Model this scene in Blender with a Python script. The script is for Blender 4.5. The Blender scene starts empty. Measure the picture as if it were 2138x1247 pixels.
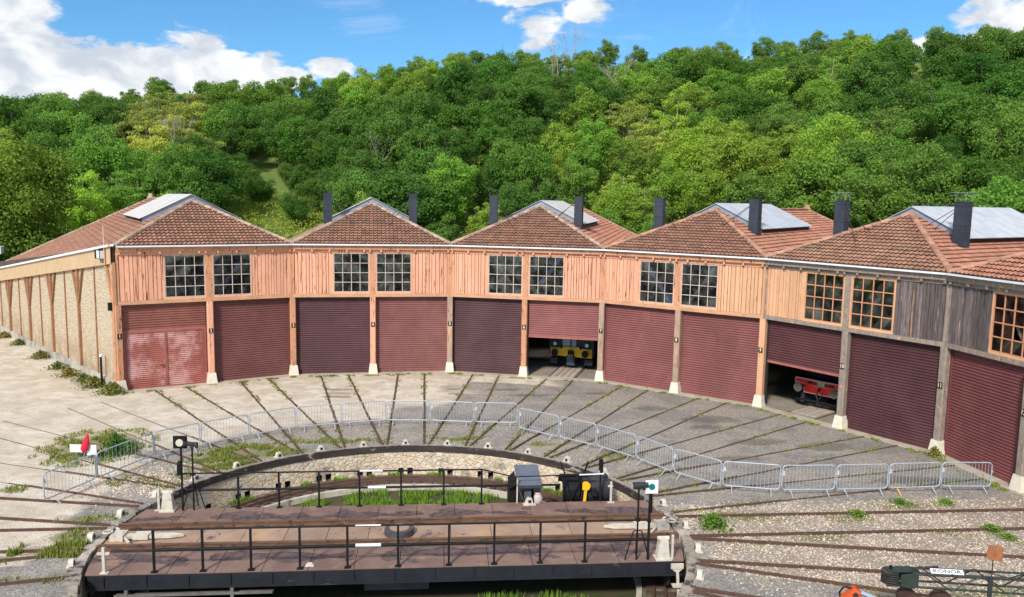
import bpy, math, random
from mathutils import Vector, Matrix, noise as mnoise
random.seed(7)
R_=math.radians; sin=math.sin; cos=math.cos; PI=math.pi
C=bpy.context.scene.collection

# ------------------------------------------------------------------ helpers
ROOTM={}
class MB:
    """collects polygons (in world or local coordinates through frame fr) and links them as ONE mesh"""
    def __init__(s,fr=None): s.v=[];s.f=[];s.m=[];s.uv=[];s.fr=fr or (lambda a,b,c:(a,b,c));s.cur=0;s.col=None
    def add(s,pts,faces,uv=None):
        n=len(s.v); s.v+= [tuple(s.fr(*p)) for p in pts]
        for k,f in enumerate(faces):
            s.f.append(tuple(i+n for i in f)); s.m.append(s.cur); s.uv.append(uv[k] if uv else None)
        return s
    def box(s,x0,x1,y0,y1,z0,z1):
        return s.add([(x0,y0,z0),(x1,y0,z0),(x1,y1,z0),(x0,y1,z0),(x0,y0,z1),(x1,y0,z1),(x1,y1,z1),(x0,y1,z1)],
            [(3,2,1,0),(4,5,6,7),(0,1,5,4),(1,2,6,5),(2,3,7,6),(3,0,4,7)])
    def cbox(s,cx,cy,cz,sx,sy,sz): return s.box(cx-sx/2,cx+sx/2,cy-sy/2,cy+sy/2,cz-sz/2,cz+sz/2)
    def frus(s,cx,cy,z0,z1,a,b,a2,b2):
        p=[(cx-a,cy-b,z0),(cx+a,cy-b,z0),(cx+a,cy+b,z0),(cx-a,cy+b,z0),(cx-a2,cy-b2,z1),(cx+a2,cy-b2,z1),(cx+a2,cy+b2,z1),(cx-a2,cy+b2,z1)]
        return s.add(p,[(3,2,1,0),(4,5,6,7),(0,1,5,4),(1,2,6,5),(2,3,7,6),(3,0,4,7)])
    def bar(s,p,q,w,h=None):
        """rectangular bar from p to q"""
        h=h or w; p=Vector(p);q=Vector(q);d=(q-p).normalized()
        up=Vector((0,0,1)) if abs(d.z)<.95 else Vector((0,1,0))
        a=d.cross(up).normalized()*w/2; b=a.cross(d).normalized()*h/2
        pts=[p-a-b,p+a-b,p+a+b,p-a+b,q-a-b,q+a-b,q+a+b,q-a+b]
        return s.add([tuple(v) for v in pts],[(0,1,2,3),(7,6,5,4),(0,4,5,1),(1,5,6,2),(2,6,7,3),(3,7,4,0)])
    def tube(s,path,r,n=6,closed=False,r1=None):
        P=[Vector(p) for p in path]; N=len(P); rings=[];prev=None
        for i in range(N):
            if closed: d=P[(i+1)%N]-P[i-1]
            else: d=P[min(i+1,N-1)]-P[max(i-1,0)]
            d.normalize()
            up=prev if prev is not None else (Vector((0,0,1)) if abs(d.z)<.9 else Vector((1,0,0)))
            a=d.cross(up)
            if a.length<1e-4: a=d.cross(Vector((0,1,0)))
            a.normalize(); b=a.cross(d).normalized(); prev=b
            rr=r if r1 is None else r+(r1-r)*i/(N-1)
            rings.append([P[i]+a*cos(2*PI*k/n)*rr+b*sin(2*PI*k/n)*rr for k in range(n)])
        pts=[tuple(q) for rg in rings for q in rg]; F=[]
        for i in range(N if closed else N-1):
            j=(i+1)%N
            for k in range(n): F.append((i*n+k,i*n+(k+1)%n,j*n+(k+1)%n,j*n+k))
        if not closed: F.append(tuple(range(n))[::-1]); F.append(tuple((N-1)*n+k for k in range(n)))
        return s.add(pts,F)
    def cyl(s,p,q,r,r2=None,n=16): return s.tube([p,q],r,n,r1=r2)
    def prism(s,outline,y0,y1):
        """outline of (x,z) extruded along y"""
        n=len(outline)
        pts=[(a,y0,b) for a,b in outline]+[(a,y1,b) for a,b in outline]
        return s.add(pts,[tuple(range(n)),tuple(range(2*n-1,n-1,-1))]+[((i+1)%n,i,i+n,(i+1)%n+n) for i in range(n)])
    def build(s,name,mat,parent=None,smooth=False,origin=None):
        me=bpy.data.meshes.new(name)
        if parent is not None:
            inv=ROOTM[parent.name].inverted(); V=[tuple(inv@Vector(p)) for p in s.v]
        elif origin is not None:
            o=Vector(origin); V=[tuple(Vector(p)-o) for p in s.v]
        else: V=s.v
        me.from_pydata(V,[],s.f)
        for m in (mat if isinstance(mat,(list,tuple)) else [mat]): me.materials.append(m)
        if isinstance(mat,(list,tuple)): me.polygons.foreach_set('material_index',s.m)
        if smooth: me.polygons.foreach_set('use_smooth',[True]*len(me.polygons))
        if any(u for u in s.uv):
            ul=me.uv_layers.new(name='UVMap'); data=[]
            for f,u in zip(s.f,s.uv):
                for k in range(len(f)): data+= list(u[k]) if u else [0,0]
            ul.data.foreach_set('uv',data)
        me.update()
        o=bpy.data.objects.new(name,me); C.objects.link(o)
        if parent is not None: o.parent=parent; ROOTM[o.name]=ROOTM[parent.name]
        elif origin is not None: o.location=origin; ROOTM[o.name]=Matrix.Translation(origin)
        else: ROOTM[o.name]=Matrix()
        return o
def thing(name,label,cat,loc=(0,0,0),rotz=0,group=None):
    o=bpy.data.objects.new(name,None); C.objects.link(o); o.empty_display_size=.3
    o.location=loc; o.rotation_euler=(0,0,rotz)
    ROOTM[o.name]=Matrix.Translation(loc)@Matrix.Rotation(rotz,4,'Z')
    return tag(o,label,cat,group)
def tag(o,label=None,cat=None,group=None,kind=None):
    if label: o['label']=label
    if cat: o['category']=cat
    if group: o['group']=group
    if kind: o['kind']=kind
    return o
def copy_tree(o,parent=None):
    c=o.copy(); C.objects.link(c); c.parent=parent
    for ch in list(o.children): copy_tree(ch,c)
    return c
def rotframe(o,ang):
    """frame with x along ang (radians from +x), y to its left"""
    ox,oy=o[0],o[1]; oz=o[2] if len(o)>2 else 0
    ca,sa=cos(ang),sin(ang)
    return lambda a,b,c:(ox+a*ca-b*sa,oy+a*sa+b*ca,oz+c)
def text_faces(mb,s,size,fr,ext=.004,bold=True):
    """letters built as mesh: fr(x,y,z) maps letter plane to place; centred"""
    cu=bpy.data.curves.new('lettering','FONT'); cu.body=s; cu.size=size; cu.align_x='CENTER'; cu.align_y='CENTER'; cu.resolution_u=2
    if bold: cu.offset=size*.02
    ob=bpy.data.objects.new('lettering',cu); C.objects.link(ob); bpy.context.view_layer.update()
    me=bpy.data.meshes.new_from_object(ob)
    old=mb.fr; mb.fr=fr
    mb.add([(v.co.x,v.co.y,0) for v in me.vertices],[tuple(p.vertices) for p in me.polygons]); mb.fr=old
    bpy.data.objects.remove(ob); bpy.data.curves.remove(cu); bpy.data.meshes.remove(me)

# ------------------------------------------------------------------ materials
def newmat(name):
    m=bpy.data.materials.new(name); m.use_nodes=True; nt=m.node_tree; nt.nodes.clear()
    out=nt.nodes.new('ShaderNodeOutputMaterial'); b=nt.nodes.new('ShaderNodeBsdfPrincipled')
    nt.links.new(b.outputs[0],out.inputs[0]); return m,nt,b,out
def lk(nt,a,b): nt.links.new(a,b)
def mathn(nt,op,a,b=None,c=None):
    n=nt.nodes.new('ShaderNodeMath'); n.operation=op
    for i,v in enumerate((a,b,c)):
        if v is None: continue
        if isinstance(v,(int,float)): n.inputs[i].default_value=v
        else: lk(nt,v,n.inputs[i])
    return n.outputs[0]
def mixc(nt,f,a,b,mode='MIX'):
    n=nt.nodes.new('ShaderNodeMix'); n.data_type='RGBA'; n.blend_type=mode
    for s,v in ((0,f),(6,a),(7,b)):
        if isinstance(v,(int,float)): n.inputs[s].default_value=v
        elif isinstance(v,(tuple,list)): n.inputs[s].default_value=(*v[:3],1)
        else: lk(nt,v,n.inputs[s])
    return n.outputs[2]
def noisen(nt,vec,scale,detail=5,rough=.6,dist=0):
    n=nt.nodes.new('ShaderNodeTexNoise'); n.inputs['Scale'].default_value=scale; n.inputs['Detail'].default_value=detail
    n.inputs['Roughness'].default_value=rough; n.inputs['Distortion'].default_value=dist; lk(nt,vec,n.inputs['Vector']); return n.outputs['Fac']
def ramp(nt,f,lo,hi,smooth=True):
    n=nt.nodes.new('ShaderNodeMapRange'); n.interpolation_type='SMOOTHSTEP' if smooth else 'LINEAR'
    lk(nt,f,n.inputs[0]); n.inputs[1].default_value=lo; n.inputs[2].default_value=hi; return n.outputs[0]
def coord(nt,scale=(1,1,1),kind='Object'):
    t=nt.nodes.new('ShaderNodeTexCoord'); m=nt.nodes.new('ShaderNodeMapping'); m.inputs['Scale'].default_value=scale
    lk(nt,t.outputs[kind],m.inputs[0]); return m.outputs[0]
def M(name,c1,c2=None,scale=3,stretch=(1,1,1),rough=.8,metal=0,bump=0,bscale=None,island=0,spots=(),spec=.3,coat=0,objcol=False):
    m,nt,b,out=newmat(name); v=coord(nt,stretch)
    c2=c2 or tuple(x*.75 for x in c1)
    f=ramp(nt,noisen(nt,v,scale,6,.65),.3,.7)
    col=mixc(nt,f,c1,c2)
    for (sc,cc,lo,hi,st,*amt) in spots:
        g=ramp(nt,noisen(nt,coord(nt,st),sc,6,.7),lo,hi)
        if amt: g=mathn(nt,'MULTIPLY',g,amt[0])
        col=mixc(nt,g,col,cc)
    if island:
        g=nt.nodes.new('ShaderNodeNewGeometry'); r=g.outputs['Random Per Island']
        k=mathn(nt,'MULTIPLY_ADD',r,2*island,1-island)
        n=nt.nodes.new('ShaderNodeVectorMath'); n.operation='SCALE'; lk(nt,col,n.inputs[0]); lk(nt,k,n.inputs[3]); col=n.outputs[0]
    if objcol:
        oi=nt.nodes.new('ShaderNodeObjectInfo'); col=mixc(nt,1.0,col,oi.outputs['Color'],'MULTIPLY')
    lk(nt,col,b.inputs['Base Color'])
    b.inputs['Roughness'].default_value=rough; b.inputs['Metallic'].default_value=metal; b.inputs['Specular IOR Level'].default_value=spec
    if bump:
        bn=nt.nodes.new('ShaderNodeBump'); bn.inputs['Strength'].default_value=bump; bn.inputs['Distance'].default_value=.02
        lk(nt,noisen(nt,v,bscale or scale*4,5,.7),bn.inputs['Height']); lk(nt,bn.outputs[0],b.inputs['Normal'])
    return m
VS=(9,9,.8)   # vertical grain
peach=M('peeling_peach_paint',(.80,.41,.265),(.75,.36,.225),2.5,rough=.75,island=.09,bump=.5,stretch=(1,1,.5),
   spots=[(1.3,(.17,.065,.035),.585,.63,(9,9,.6)),(1.1,(.52,.25,.15),.6,.75,(3,3,.6))])
peachworn=M('badly_worn_peach_timber',(.66,.31,.165),(.5,.25,.14),2.5,rough=.8,island=.1,bump=.6,stretch=(1,1,.5),
   spots=[(2,(.10,.045,.03),.57,.63,(6,6,.9)),(3,(.42,.36,.29),.58,.66,(5,5,.5))])
ochre=M('peeling_ochre_paint',(.74,.42,.245),(.66,.36,.20),2.5,rough=.75,island=.10,bump=.5,stretch=(1,1,.5),
   spots=[(2.4,(.12,.06,.035),.62,.67,(8,8,.5)),(1.1,(.42,.22,.11),.62,.75,(3,3,.6))])
greywood=M('weathered_grey_boards',(.20,.16,.15),(.105,.085,.085),3,rough=.85,island=.35,bump=.7,stretch=(6,6,.6),
   spots=[(2.6,(.05,.04,.042),.55,.66,(9,9,.4)),(1.4,(.55,.29,.15),.61,.66,(5,5,.35)),(3,(.36,.30,.27),.6,.7,(10,10,.4))])
postmix=M('weathered_pale_post',(.50,.34,.235),(.35,.25,.185),2.5,rough=.85,bump=.6,stretch=(2,2,.6),spots=[(2,(.10,.06,.045),.58,.66,(6,6,.8)),(1.4,(.66,.36,.21),.55,.64,(3,3,.4))])
greybeam=M('weathered_grey_beam',(.36,.29,.235),(.24,.19,.155),3,rough=.85,island=.1,bump=.6,stretch=(3,3,1),
   spots=[(3,(.07,.05,.04),.6,.68,(6,6,2)),(1.3,(.6,.33,.18),.58,.64,(2,2,2))])
lintelm=M('lintel_paint',(.68,.36,.2),(.50,.29,.17),1.6,rough=.8,bump=.5,spots=[(2.5,(.12,.06,.04),.60,.66,(3,3,8)),(1.2,(.36,.29,.23),.57,.66,(1.5,1.5,5))])
whitestone=M('whitewashed_plinth',(.80,.74,.60),(.68,.60,.47),5,rough=.9,bump=.5,spots=[(4,(.35,.16,.10),.66,.72,(2,2,1))])
tile_a=M('clay_tiles_brown',(.38,.19,.125),(.28,.14,.095),1.2,rough=.85,island=.20,spots=[(1.3,(.17,.13,.085),.52,.66,(1,1,1),.75),(9,(.62,.42,.30),.62,.7,(1,1,1),.6)])
tile_b=M('clay_tiles_orange',(.44,.20,.13),(.36,.16,.105),1.2,rough=.85,island=.25,spots=[(1.3,(.24,.16,.09),.58,.72,(1,1,1),.6)])
tile_mix=M('clay_tiles_mossy',(.40,.21,.135),(.31,.155,.105),.9,rough=.85,island=.22,spots=[(.7,(.22,.16,.10),.50,.64,(1,1,1),.6),(9,(.62,.46,.32),.64,.7,(1,1,1),.5)])
tile_edge=M('tile_lip_painted_shade',(.055,.035,.028),(.09,.05,.035),3,rough=.95)  # dark colour on the lip faces paints the shadow line under each tile course
underroof=M('roof_underlay',(.14,.06,.045),(.10,.045,.035),2)
ridgem=M('ridge_tiles',(.44,.29,.21),(.34,.24,.18),2,rough=.9,island=.3,bump=.4,spots=[(3,(.45,.41,.33),.52,.62,(1,1,1),.8)])
ridgeo=M('ridge_tiles_orange',(.46,.24,.16),(.36,.20,.135),2,rough=.9,island=.25,bump=.4,spots=[(3,(.36,.30,.2),.58,.68,(1,1,1),.7)])
zincw=M('white_painted_zinc',(.84,.85,.87),(.72,.74,.78),2,rough=.5,spots=[(4,(.35,.33,.33),.68,.74,(1,1,1),.6)])
sheetw=M('translucent_roof_sheet',(.58,.56,.53),(.48,.46,.44),1.2,rough=.6,spots=[(2,(.33,.31,.29),.55,.7,(1,1,1),.6),(14,(.30,.29,.27),.58,.68,(1,1,1),.6)])
sheetm=M('corrugated_metal_sheet',(.56,.58,.62),(.44,.46,.50),1.2,rough=.42,metal=.35,spots=[(2,(.36,.38,.42),.6,.75,(1,1,1),.5)])
flash=M('blue_grey_flashing',(.34,.40,.50),(.27,.31,.39),2,rough=.5,metal=.2)
stackm=M('dark_blue_grey_stack',(.048,.055,.078),(.034,.038,.053),3,rough=.55,bump=.2,spots=[(2,(.08,.075,.085),.58,.75,(1,1,.4),.6)])
blackm=M('black_paint',(.010,.010,.012),(.018,.017,.018),6,rough=.6,spec=.15,spots=[(5,(.07,.04,.03),.66,.74,(1,1,1),.7)])
darkm=M('dark_iron',(.03,.028,.03),(.05,.043,.042),4,rough=.6,spots=[(4,(.12,.055,.03),.62,.72,(1,1,1),.6)])
galv=M('galvanised_steel',(.48,.52,.56),(.38,.41,.45),6,rough=.55,metal=.2)
rust=M('rusty_rail',(.135,.075,.052),(.085,.05,.038),6,rough=.8,bump=.3,spots=[(5,(.30,.17,.10),.6,.7,(1,1,1),.6)])
railtop=M('worn_rail_brown',(.23,.125,.075),(.13,.075,.05),3,rough=.6,metal=.2,stretch=(1,4,4),spots=[(4,(.06,.035,.03),.56,.64,(1,1,1))])
groove=M('flangeway_dirt',(.11,.085,.06),(.07,.05,.035),4,rough=1,spots=[(2,(.34,.29,.23),.53,.62,(1,1,1),.8),(3,(.11,.13,.035),.56,.64,(1,1,1),.8)])
deckm=M('rusty_chequer_plate',(.25,.162,.128),(.18,.115,.095),1.4,rough=.72,spec=.15,bump=.25,island=.08,
   spots=[(4,(.14,.09,.08),.6,.66,(1,1,1),.6),(5,(.08,.05,.04),.68,.74,(1,1,1),.7),(1.6,(.36,.22,.15),.58,.66,(1,1,1),.6)])
nt=deckm.node_tree; P_=[n for n in nt.nodes if n.type=='BSDF_PRINCIPLED'][0]; base_=P_.inputs['Base Color'].links[0].from_socket
tcn=nt.nodes.new('ShaderNodeTexCoord'); sx_=nt.nodes.new('ShaderNodeSeparateXYZ'); lk(nt,tcn.outputs['Object'],sx_.inputs[0])
bandd=mathn(nt,'SUBTRACT',.34,mathn(nt,'ABSOLUTE',mathn(nt,'SUBTRACT',mathn(nt,'ABSOLUTE',sx_.outputs[1]),1.32)))
pn=noisen(nt,coord(nt,(.7,1.5,1)),1.3,6,.5)
nf_=noisen(nt,coord(nt),7,6,.7)
pm_=ramp(nt,mathn(nt,'ADD',pn,mathn(nt,'MULTIPLY',bandd,.42)),.55,.558)
lk(nt,mixc(nt,mathn(nt,'MULTIPLY',pm_,mathn(nt,'MULTIPLY_ADD',ramp(nt,nf_,.35,.65),.5,.4)),base_,mixc(nt,ramp(nt,pn,.5,.7),(.042,.032,.040),(.085,.070,.085))),P_.inputs['Base Color'])
lk(nt,mathn(nt,'MULTIPLY_ADD',pm_,-.12,.72),P_.inputs['Roughness'])
deckmid=M('rusty_centre_plate',(.40,.27,.185),(.28,.19,.145),1.1,rough=.7,bump=.25,island=.12,
   spots=[(1.3,(.16,.095,.075),.60,.66,(1,1,1),.8),(.6,(.50,.30,.14),.5,.7,(1,1,1),.6),(1.8,(.11,.08,.075),.60,.64,(1,1,1),.9),(6,(.07,.04,.035),.68,.74,(1,1,1),.8)])
whitep=M('chipped_white_paint',(.66,.60,.50),(.52,.46,.38),6,rough=.7,spots=[(6,(.30,.15,.09),.60,.66,(1,1,1))])
whiteclean=M('white_panel_paint',(.84,.82,.84),(.78,.76,.78),5,rough=.5)
yellowp=M('yellow_paint',(.95,.50,.02),(.85,.42,.02),4,rough=.5,spots=[(5,(.2,.1,.03),.66,.72,(1,1,1),.7)])
orangep=M('orange_machine_paint',(.72,.12,.025),(.56,.09,.02),5,rough=.4,spots=[(8,(.12,.06,.04),.62,.68,(1,1,1))])
redp=M('signal_red_paint',(.95,.045,.03),(.9,.035,.025),5,rough=.4)
redcloth=M('red_cloth',(.72,.025,.05),(.6,.02,.04),5,rough=.8)
chrome=M('polished_ram',(.75,.78,.85),(.6,.62,.7),3,rough=.15,metal=.9)
greenp=M('dark_green_crane_paint',(.026,.040,.034),(.04,.055,.047),5,rough=.5,spots=[(5,(.11,.085,.06),.64,.72,(1,1,1),.7)])
rustplate=M('orange_rust_plate',(.42,.17,.07),(.28,.10,.045),6,rough=.9,spots=[(5,(.58,.34,.2),.58,.68,(1,1,1),.8)])
plywood=M('plank_wood',(.46,.28,.18),(.38,.22,.14),3,rough=.8,stretch=(1,5,5))
rubber=M('black_hose',(.012,.012,.013),(.02,.02,.02),6,rough=.4)
teal=M('teal_disc',(.0,.20,.20),(.0,.17,.17),5,rough=.4)
cream=M('cream_disc',(.66,.62,.50),(.6,.56,.45),5,rough=.5)
bagm=M('pale_plastic_bag',(.62,.50,.46),(.45,.36,.36),6,rough=.35,bump=.6,bscale=9)
platem=M('black_number_plate',(.012,.012,.012),(.02,.02,.02),4,rough=.4)
numm=M('pale_yellow_numeral',(.85,.78,.50),(.8,.74,.46),4,rough=.5)
concr=M('shed_floor_concrete',(.36,.31,.25),(.26,.22,.18),.8,rough=.9,bump=.3,spots=[(2,(.10,.08,.07),.58,.72,(1,1,1),.8)])
sillc=M('threshold_concrete',(.52,.45,.35),(.40,.34,.26),1.5,rough=.95,bump=.5,spots=[(2.4,(.14,.16,.06),.58,.66,(1,1,1),.8)])
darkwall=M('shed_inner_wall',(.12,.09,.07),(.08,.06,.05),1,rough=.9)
brownbeam=M('inner_brace_timber',(.30,.22,.17),(.22,.16,.13),2,rough=.85,stretch=(1,1,3))
bluebeam=M('blue_strip',(.06,.20,.85),(.12,.32,.9),3,rough=.5)
muntw=M('glazing_bar_paint',(.68,.60,.54),(.50,.36,.28),5,rough=.6,island=.1)
munto=M('glazing_bar_orange',(.64,.32,.17),(.52,.24,.13),5,rough=.6)
copm=M('rusty_black_coping',(.032,.027,.028),(.07,.05,.042),1.4,rough=.75,bump=.5,stretch=(1,1,3),
   spots=[(1.2,(.42,.36,.32),.60,.66,(1,1,2),.8),(2.2,(.20,.10,.06),.6,.7,(1,1,1),.8)])
concpier=M('pier_concrete',(.26,.22,.18),(.18,.155,.13),1.5,rough=.9,bump=.4)
kerbm=M('pale_stone_kerb',(.60,.54,.45),(.42,.37,.30),3,rough=.9,bump=.5,spots=[(3,(.14,.12,.09),.58,.66,(1,1,1),.8)])
barkm=M('bark',(.16,.13,.10),(.10,.08,.06),4,rough=.95)
barkp=M('pale_bark',(.42,.38,.31),(.32,.28,.22),4,rough=.95)
glassm,nt,b,out=newmat('window_glass')
nt.nodes.remove(b); tr=nt.nodes.new('ShaderNodeBsdfTransparent'); gl=nt.nodes.new('ShaderNodeBsdfGlossy'); mx=nt.nodes.new('ShaderNodeMixShader')
tr.inputs[0].default_value=(.62,.68,.72,1); gl.inputs['Roughness'].default_value=.06
g=nt.nodes.new('ShaderNodeNewGeometry'); cc=mixc(nt,ramp(nt,g.outputs['Random Per Island'],.2,.9),(.32,.40,.42),(.62,.74,.76)); lk(nt,cc,gl.inputs[0])
fr=nt.nodes.new('ShaderNodeFresnel'); fr.inputs[0].default_value=1.5
fac=mathn(nt,'ADD',fr.outputs[0],mathn(nt,'MULTIPLY',ramp(nt,noisen(nt,coord(nt),1.7,5),.35,.7),.28))
lk(nt,fac,mx.inputs[0]); lk(nt,tr.outputs[0],mx.inputs[1]); lk(nt,gl.outputs[0],mx.inputs[2]); lk(nt,mx.outputs[0],out.inputs[0])
def doormat(name,c,fade=None):
    c=(c[0]*.84+.010,c[1]*.86+.012,c[2]*.80+.012)
    c2=tuple(x*.82 for x in c)
    sp=[(.5,tuple(min(1,x*1.25+.006) for x in c),.42,.66,(1,1,.8),.6),(1.1,tuple(x*.65 for x in c),.58,.72,(2.5,2.5,.35),.6),(5,tuple(x*.55 for x in c),.66,.74,(1,1,.5),.5)]
    if fade: sp.append((.9,fade,.42,.62,(1,1,1),.85))
    return M(name,c,c2,.7,rough=.55,spots=sp,bump=.1)
DOORC=[(.36,.105,.085),(.20,.062,.06),(.105,.035,.045),(.27,.095,.09),(.092,.03,.038),(.31,.10,.10),(.27,.085,.085),(.26,.08,.08),(.125,.035,.042),(.095,.026,.032),(.22,.058,.06),(.2,.055,.06)]
doormats=[doormat('roller_shutter_paint',c) for c in DOORC]
fadedm=doormat('faded_pink_shutter',(.42,.12,.10),(.62,.36,.33))
barm=M('shutter_bottom_bar_red',(.42,.15,.12),(.34,.11,.09),3,rough=.6)
# brick (uv in metres)
brickm,nt,b,out=newmat('buff_brick')
uvn=nt.nodes.new('ShaderNodeTexCoord'); bt=nt.nodes.new('ShaderNodeTexBrick'); lk(nt,uvn.outputs['UV'],bt.inputs['Vector'])
bt.inputs['Scale'].default_value=1; bt.inputs['Brick Width'].default_value=.24; bt.inputs['Row Height'].default_value=.085; bt.inputs['Mortar Size'].default_value=.011
bt.inputs['Color1'].default_value=(.64,.52,.37,1); bt.inputs['Color2'].default_value=(.50,.39,.27,1); bt.inputs['Mortar'].default_value=(.22,.15,.09,1)
vv=coord(nt,(1,1,1),'UV')
gap=mathn(nt,'MULTIPLY',ramp(nt,noisen(nt,coord(nt,(.8,4.5,1),'UV'),2.6,6,.75),.44,.56),.85)
col=mixc(nt,gap,bt.outputs['Color'],(.62,.51,.37))
sep=nt.nodes.new('ShaderNodeSeparateXYZ'); lk(nt,vv,sep.inputs[0])
low=mathn(nt,'MULTIPLY',ramp(nt,sep.outputs[1],2.6,.5),ramp(nt,noisen(nt,vv,1.3,5),.35,.6))
col=mixc(nt,low,col,mixc(nt,bt.outputs['Fac'],(.50,.36,.22),(.16,.10,.065)))
col=mixc(nt,mathn(nt,'MULTIPLY',ramp(nt,noisen(nt,coord(nt,(.7,5,1),'UV'),2.2,5,.7),.58,.66),.6),col,(.27,.18,.10))
lk(nt,col,b.inputs['Base Color']); b.inputs['Roughness'].default_value=.95
bn=nt.nodes.new('ShaderNodeBump'); bn.inputs['Strength'].default_value=.7; bn.inputs['Distance'].default_value=.02; bn.invert=True
lk(nt,bt.outputs['Fac'],bn.inputs['Height']); lk(nt,bn.outputs[0],b.inputs['Normal'])
# rubble stone wall of the pit
stonem,nt,b,out=newmat('rubble_stone')
vv=coord(nt,(1,1,1.25)); vo=nt.nodes.new('ShaderNodeTexVoronoi'); vo.feature='DISTANCE_TO_EDGE'; vo.inputs['Scale'].default_value=5
vc=nt.nodes.new('ShaderNodeTexVoronoi'); vc.inputs['Scale'].default_value=5
wn=nt.nodes.new('ShaderNodeTexNoise'); wn.inputs['Scale'].default_value=5; lk(nt,vv,wn.inputs['Vector'])
wv=nt.nodes.new('ShaderNodeVectorMath'); wv.operation='MULTIPLY_ADD'; lk(nt,wn.outputs['Color'],wv.inputs[0]); wv.inputs[1].default_value=(.14,.14,.14); lk(nt,vv,wv.inputs[2])
lk(nt,wv.outputs[0],vo.inputs['Vector']); lk(nt,wv.outputs[0],vc.inputs['Vector'])
sp=nt.nodes.new('ShaderNodeSeparateColor'); lk(nt,vc.outputs['Color'],sp.inputs[0])
col=mixc(nt,sp.outputs[0],(.74,.60,.43),(.62,.45,.28)); col=mixc(nt,mathn(nt,'MULTIPLY',sp.outputs[1],.6),col,(.76,.70,.59))
col=mixc(nt,mathn(nt,'MULTIPLY',mathn(nt,'MULTIPLY',ramp(nt,vo.outputs['Distance'],.05,.0),ramp(nt,noisen(nt,coord(nt),2.5,4),.35,.6)),.8),col,(.42,.29,.18))
col=mixc(nt,mathn(nt,'MULTIPLY',ramp(nt,noisen(nt,coord(nt),1.1,6,.7),.52,.66),.75),col,(.20,.17,.13))
lk(nt,col,b.inputs['Base Color']); b.inputs['Roughness'].default_value=.95
bn=nt.nodes.new('ShaderNodeBump'); bn.inputs['Strength'].default_value=.6; bn.inputs['Distance'].default_value=.05
lk(nt,ramp(nt,vo.outputs['Distance'],0,.12),bn.inputs['Height']); lk(nt,bn.outputs[0],b.inputs['Normal'])
# foliage
def leafmat(name,c,c2,trans=.45):
    m,nt,b,out=newmat(name); nt.nodes.remove(b)
    g=nt.nodes.new('ShaderNodeNewGeometry'); col=mixc(nt,g.outputs['Random Per Island'],c,c2)
    oi=nt.nodes.new('ShaderNodeObjectInfo'); col=mixc(nt,1.0,col,oi.outputs['Color'],'MULTIPLY')
    col=mixc(nt,1.0,col,mixc(nt,oi.outputs['Random'],(.72,.80,.80),(1.18,1.12,1.0)),'MULTIPLY')
    d=nt.nodes.new('ShaderNodeBsdfDiffuse'); t=nt.nodes.new('ShaderNodeBsdfTranslucent'); x=nt.nodes.new('ShaderNodeMixShader')
    lk(nt,col,d.inputs[0]); lk(nt,col,t.inputs[0]); x.inputs[0].default_value=trans
    lk(nt,d.outputs[0],x.inputs[1]); lk(nt,t.outputs[0],x.inputs[2]); lk(nt,x.outputs[0],out.inputs[0]); return m
leafm=leafmat('tree_leaves',(.155,.262,.052),(.335,.47,.105))
grassm=leafmat('grass_blades',(.15,.21,.04),(.32,.34,.09),.2)
weedm=leafmat('weed_leaves',(.12,.17,.045),(.32,.31,.11),.2)

# ------------------------------------------------------------------ camera, light, sky
CAM=(1.10218,-22.18553,9.52744); YAW,PIT,ROL=.09233,.12158,.01709
cd=bpy.data.cameras.new('camera'); cam=bpy.data.objects.new('camera',cd); C.objects.link(cam)
cd.sensor_width=36; cd.lens=1668.39/2138*36; cd.clip_end=3000; cd.clip_start=.2
fw=Vector((sin(YAW)*cos(PIT),cos(YAW)*cos(PIT),-sin(PIT))); rt=Vector((cos(YAW),-sin(YAW),0)); up=rt.cross(fw)
r2=rt*cos(ROL)+up*sin(ROL); u2=-rt*sin(ROL)+up*cos(ROL)
cam.matrix_world=Matrix(((r2.x,u2.x,-fw.x,CAM[0]),(r2.y,u2.y,-fw.y,CAM[1]),(r2.z,u2.z,-fw.z,CAM[2]),(0,0,0,1)))
sc=bpy.context.scene; sc.camera=cam
sc.cycles.max_bounces=6; sc.cycles.diffuse_bounces=3; sc.cycles.glossy_bounces=2; sc.cycles.transparent_max_bounces=6; sc.cycles.transmission_bounces=3
sc.view_settings.view_transform='Standard'; sc.view_settings.look='None'; sc.view_settings.gamma=1; sc.view_settings.exposure=0.42
SUN_EL,SUN_AZ=R_(39),R_(208)     # azimuth clockwise from +y: sun stands behind the camera, to its left
sd=Vector((sin(SUN_AZ)*cos(SUN_EL),cos(SUN_AZ)*cos(SUN_EL),sin(SUN_EL)))
ld=bpy.data.lights.new('sun','SUN'); ld.energy=3.1; ld.angle=R_(7); ld.color=(1,.94,.85)
lo=bpy.data.objects.new('sun',ld); C.objects.link(lo); lo.rotation_euler=sd.to_track_quat('Z','Y').to_euler(); lo.location=(0,-30,60)
w=bpy.data.worlds.new('World'); sc.world=w; w.use_nodes=True; nt=w.node_tree; nt.nodes.clear()
out=nt.nodes.new('ShaderNodeOutputWorld'); bg=nt.nodes.new('ShaderNodeBackground'); lk(nt,bg.outputs[0],out.inputs[0]); bg.inputs[1].default_value=.12
sky=nt.nodes.new('ShaderNodeTexSky'); sky.sky_type='NISHITA'; sky.sun_disc=False; sky.sun_elevation=SUN_EL; sky.sun_rotation=SUN_AZ
sky.air_density=1.0; sky.dust_density=.3; sky.ozone_density=3.0
skyc=mixc(nt,1.0,sky.outputs[0],(.42,.73,.92),'MULTIPLY')
tc=nt.nodes.new('ShaderNodeTexCoord'); gen=tc.outputs['Generated']
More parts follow.
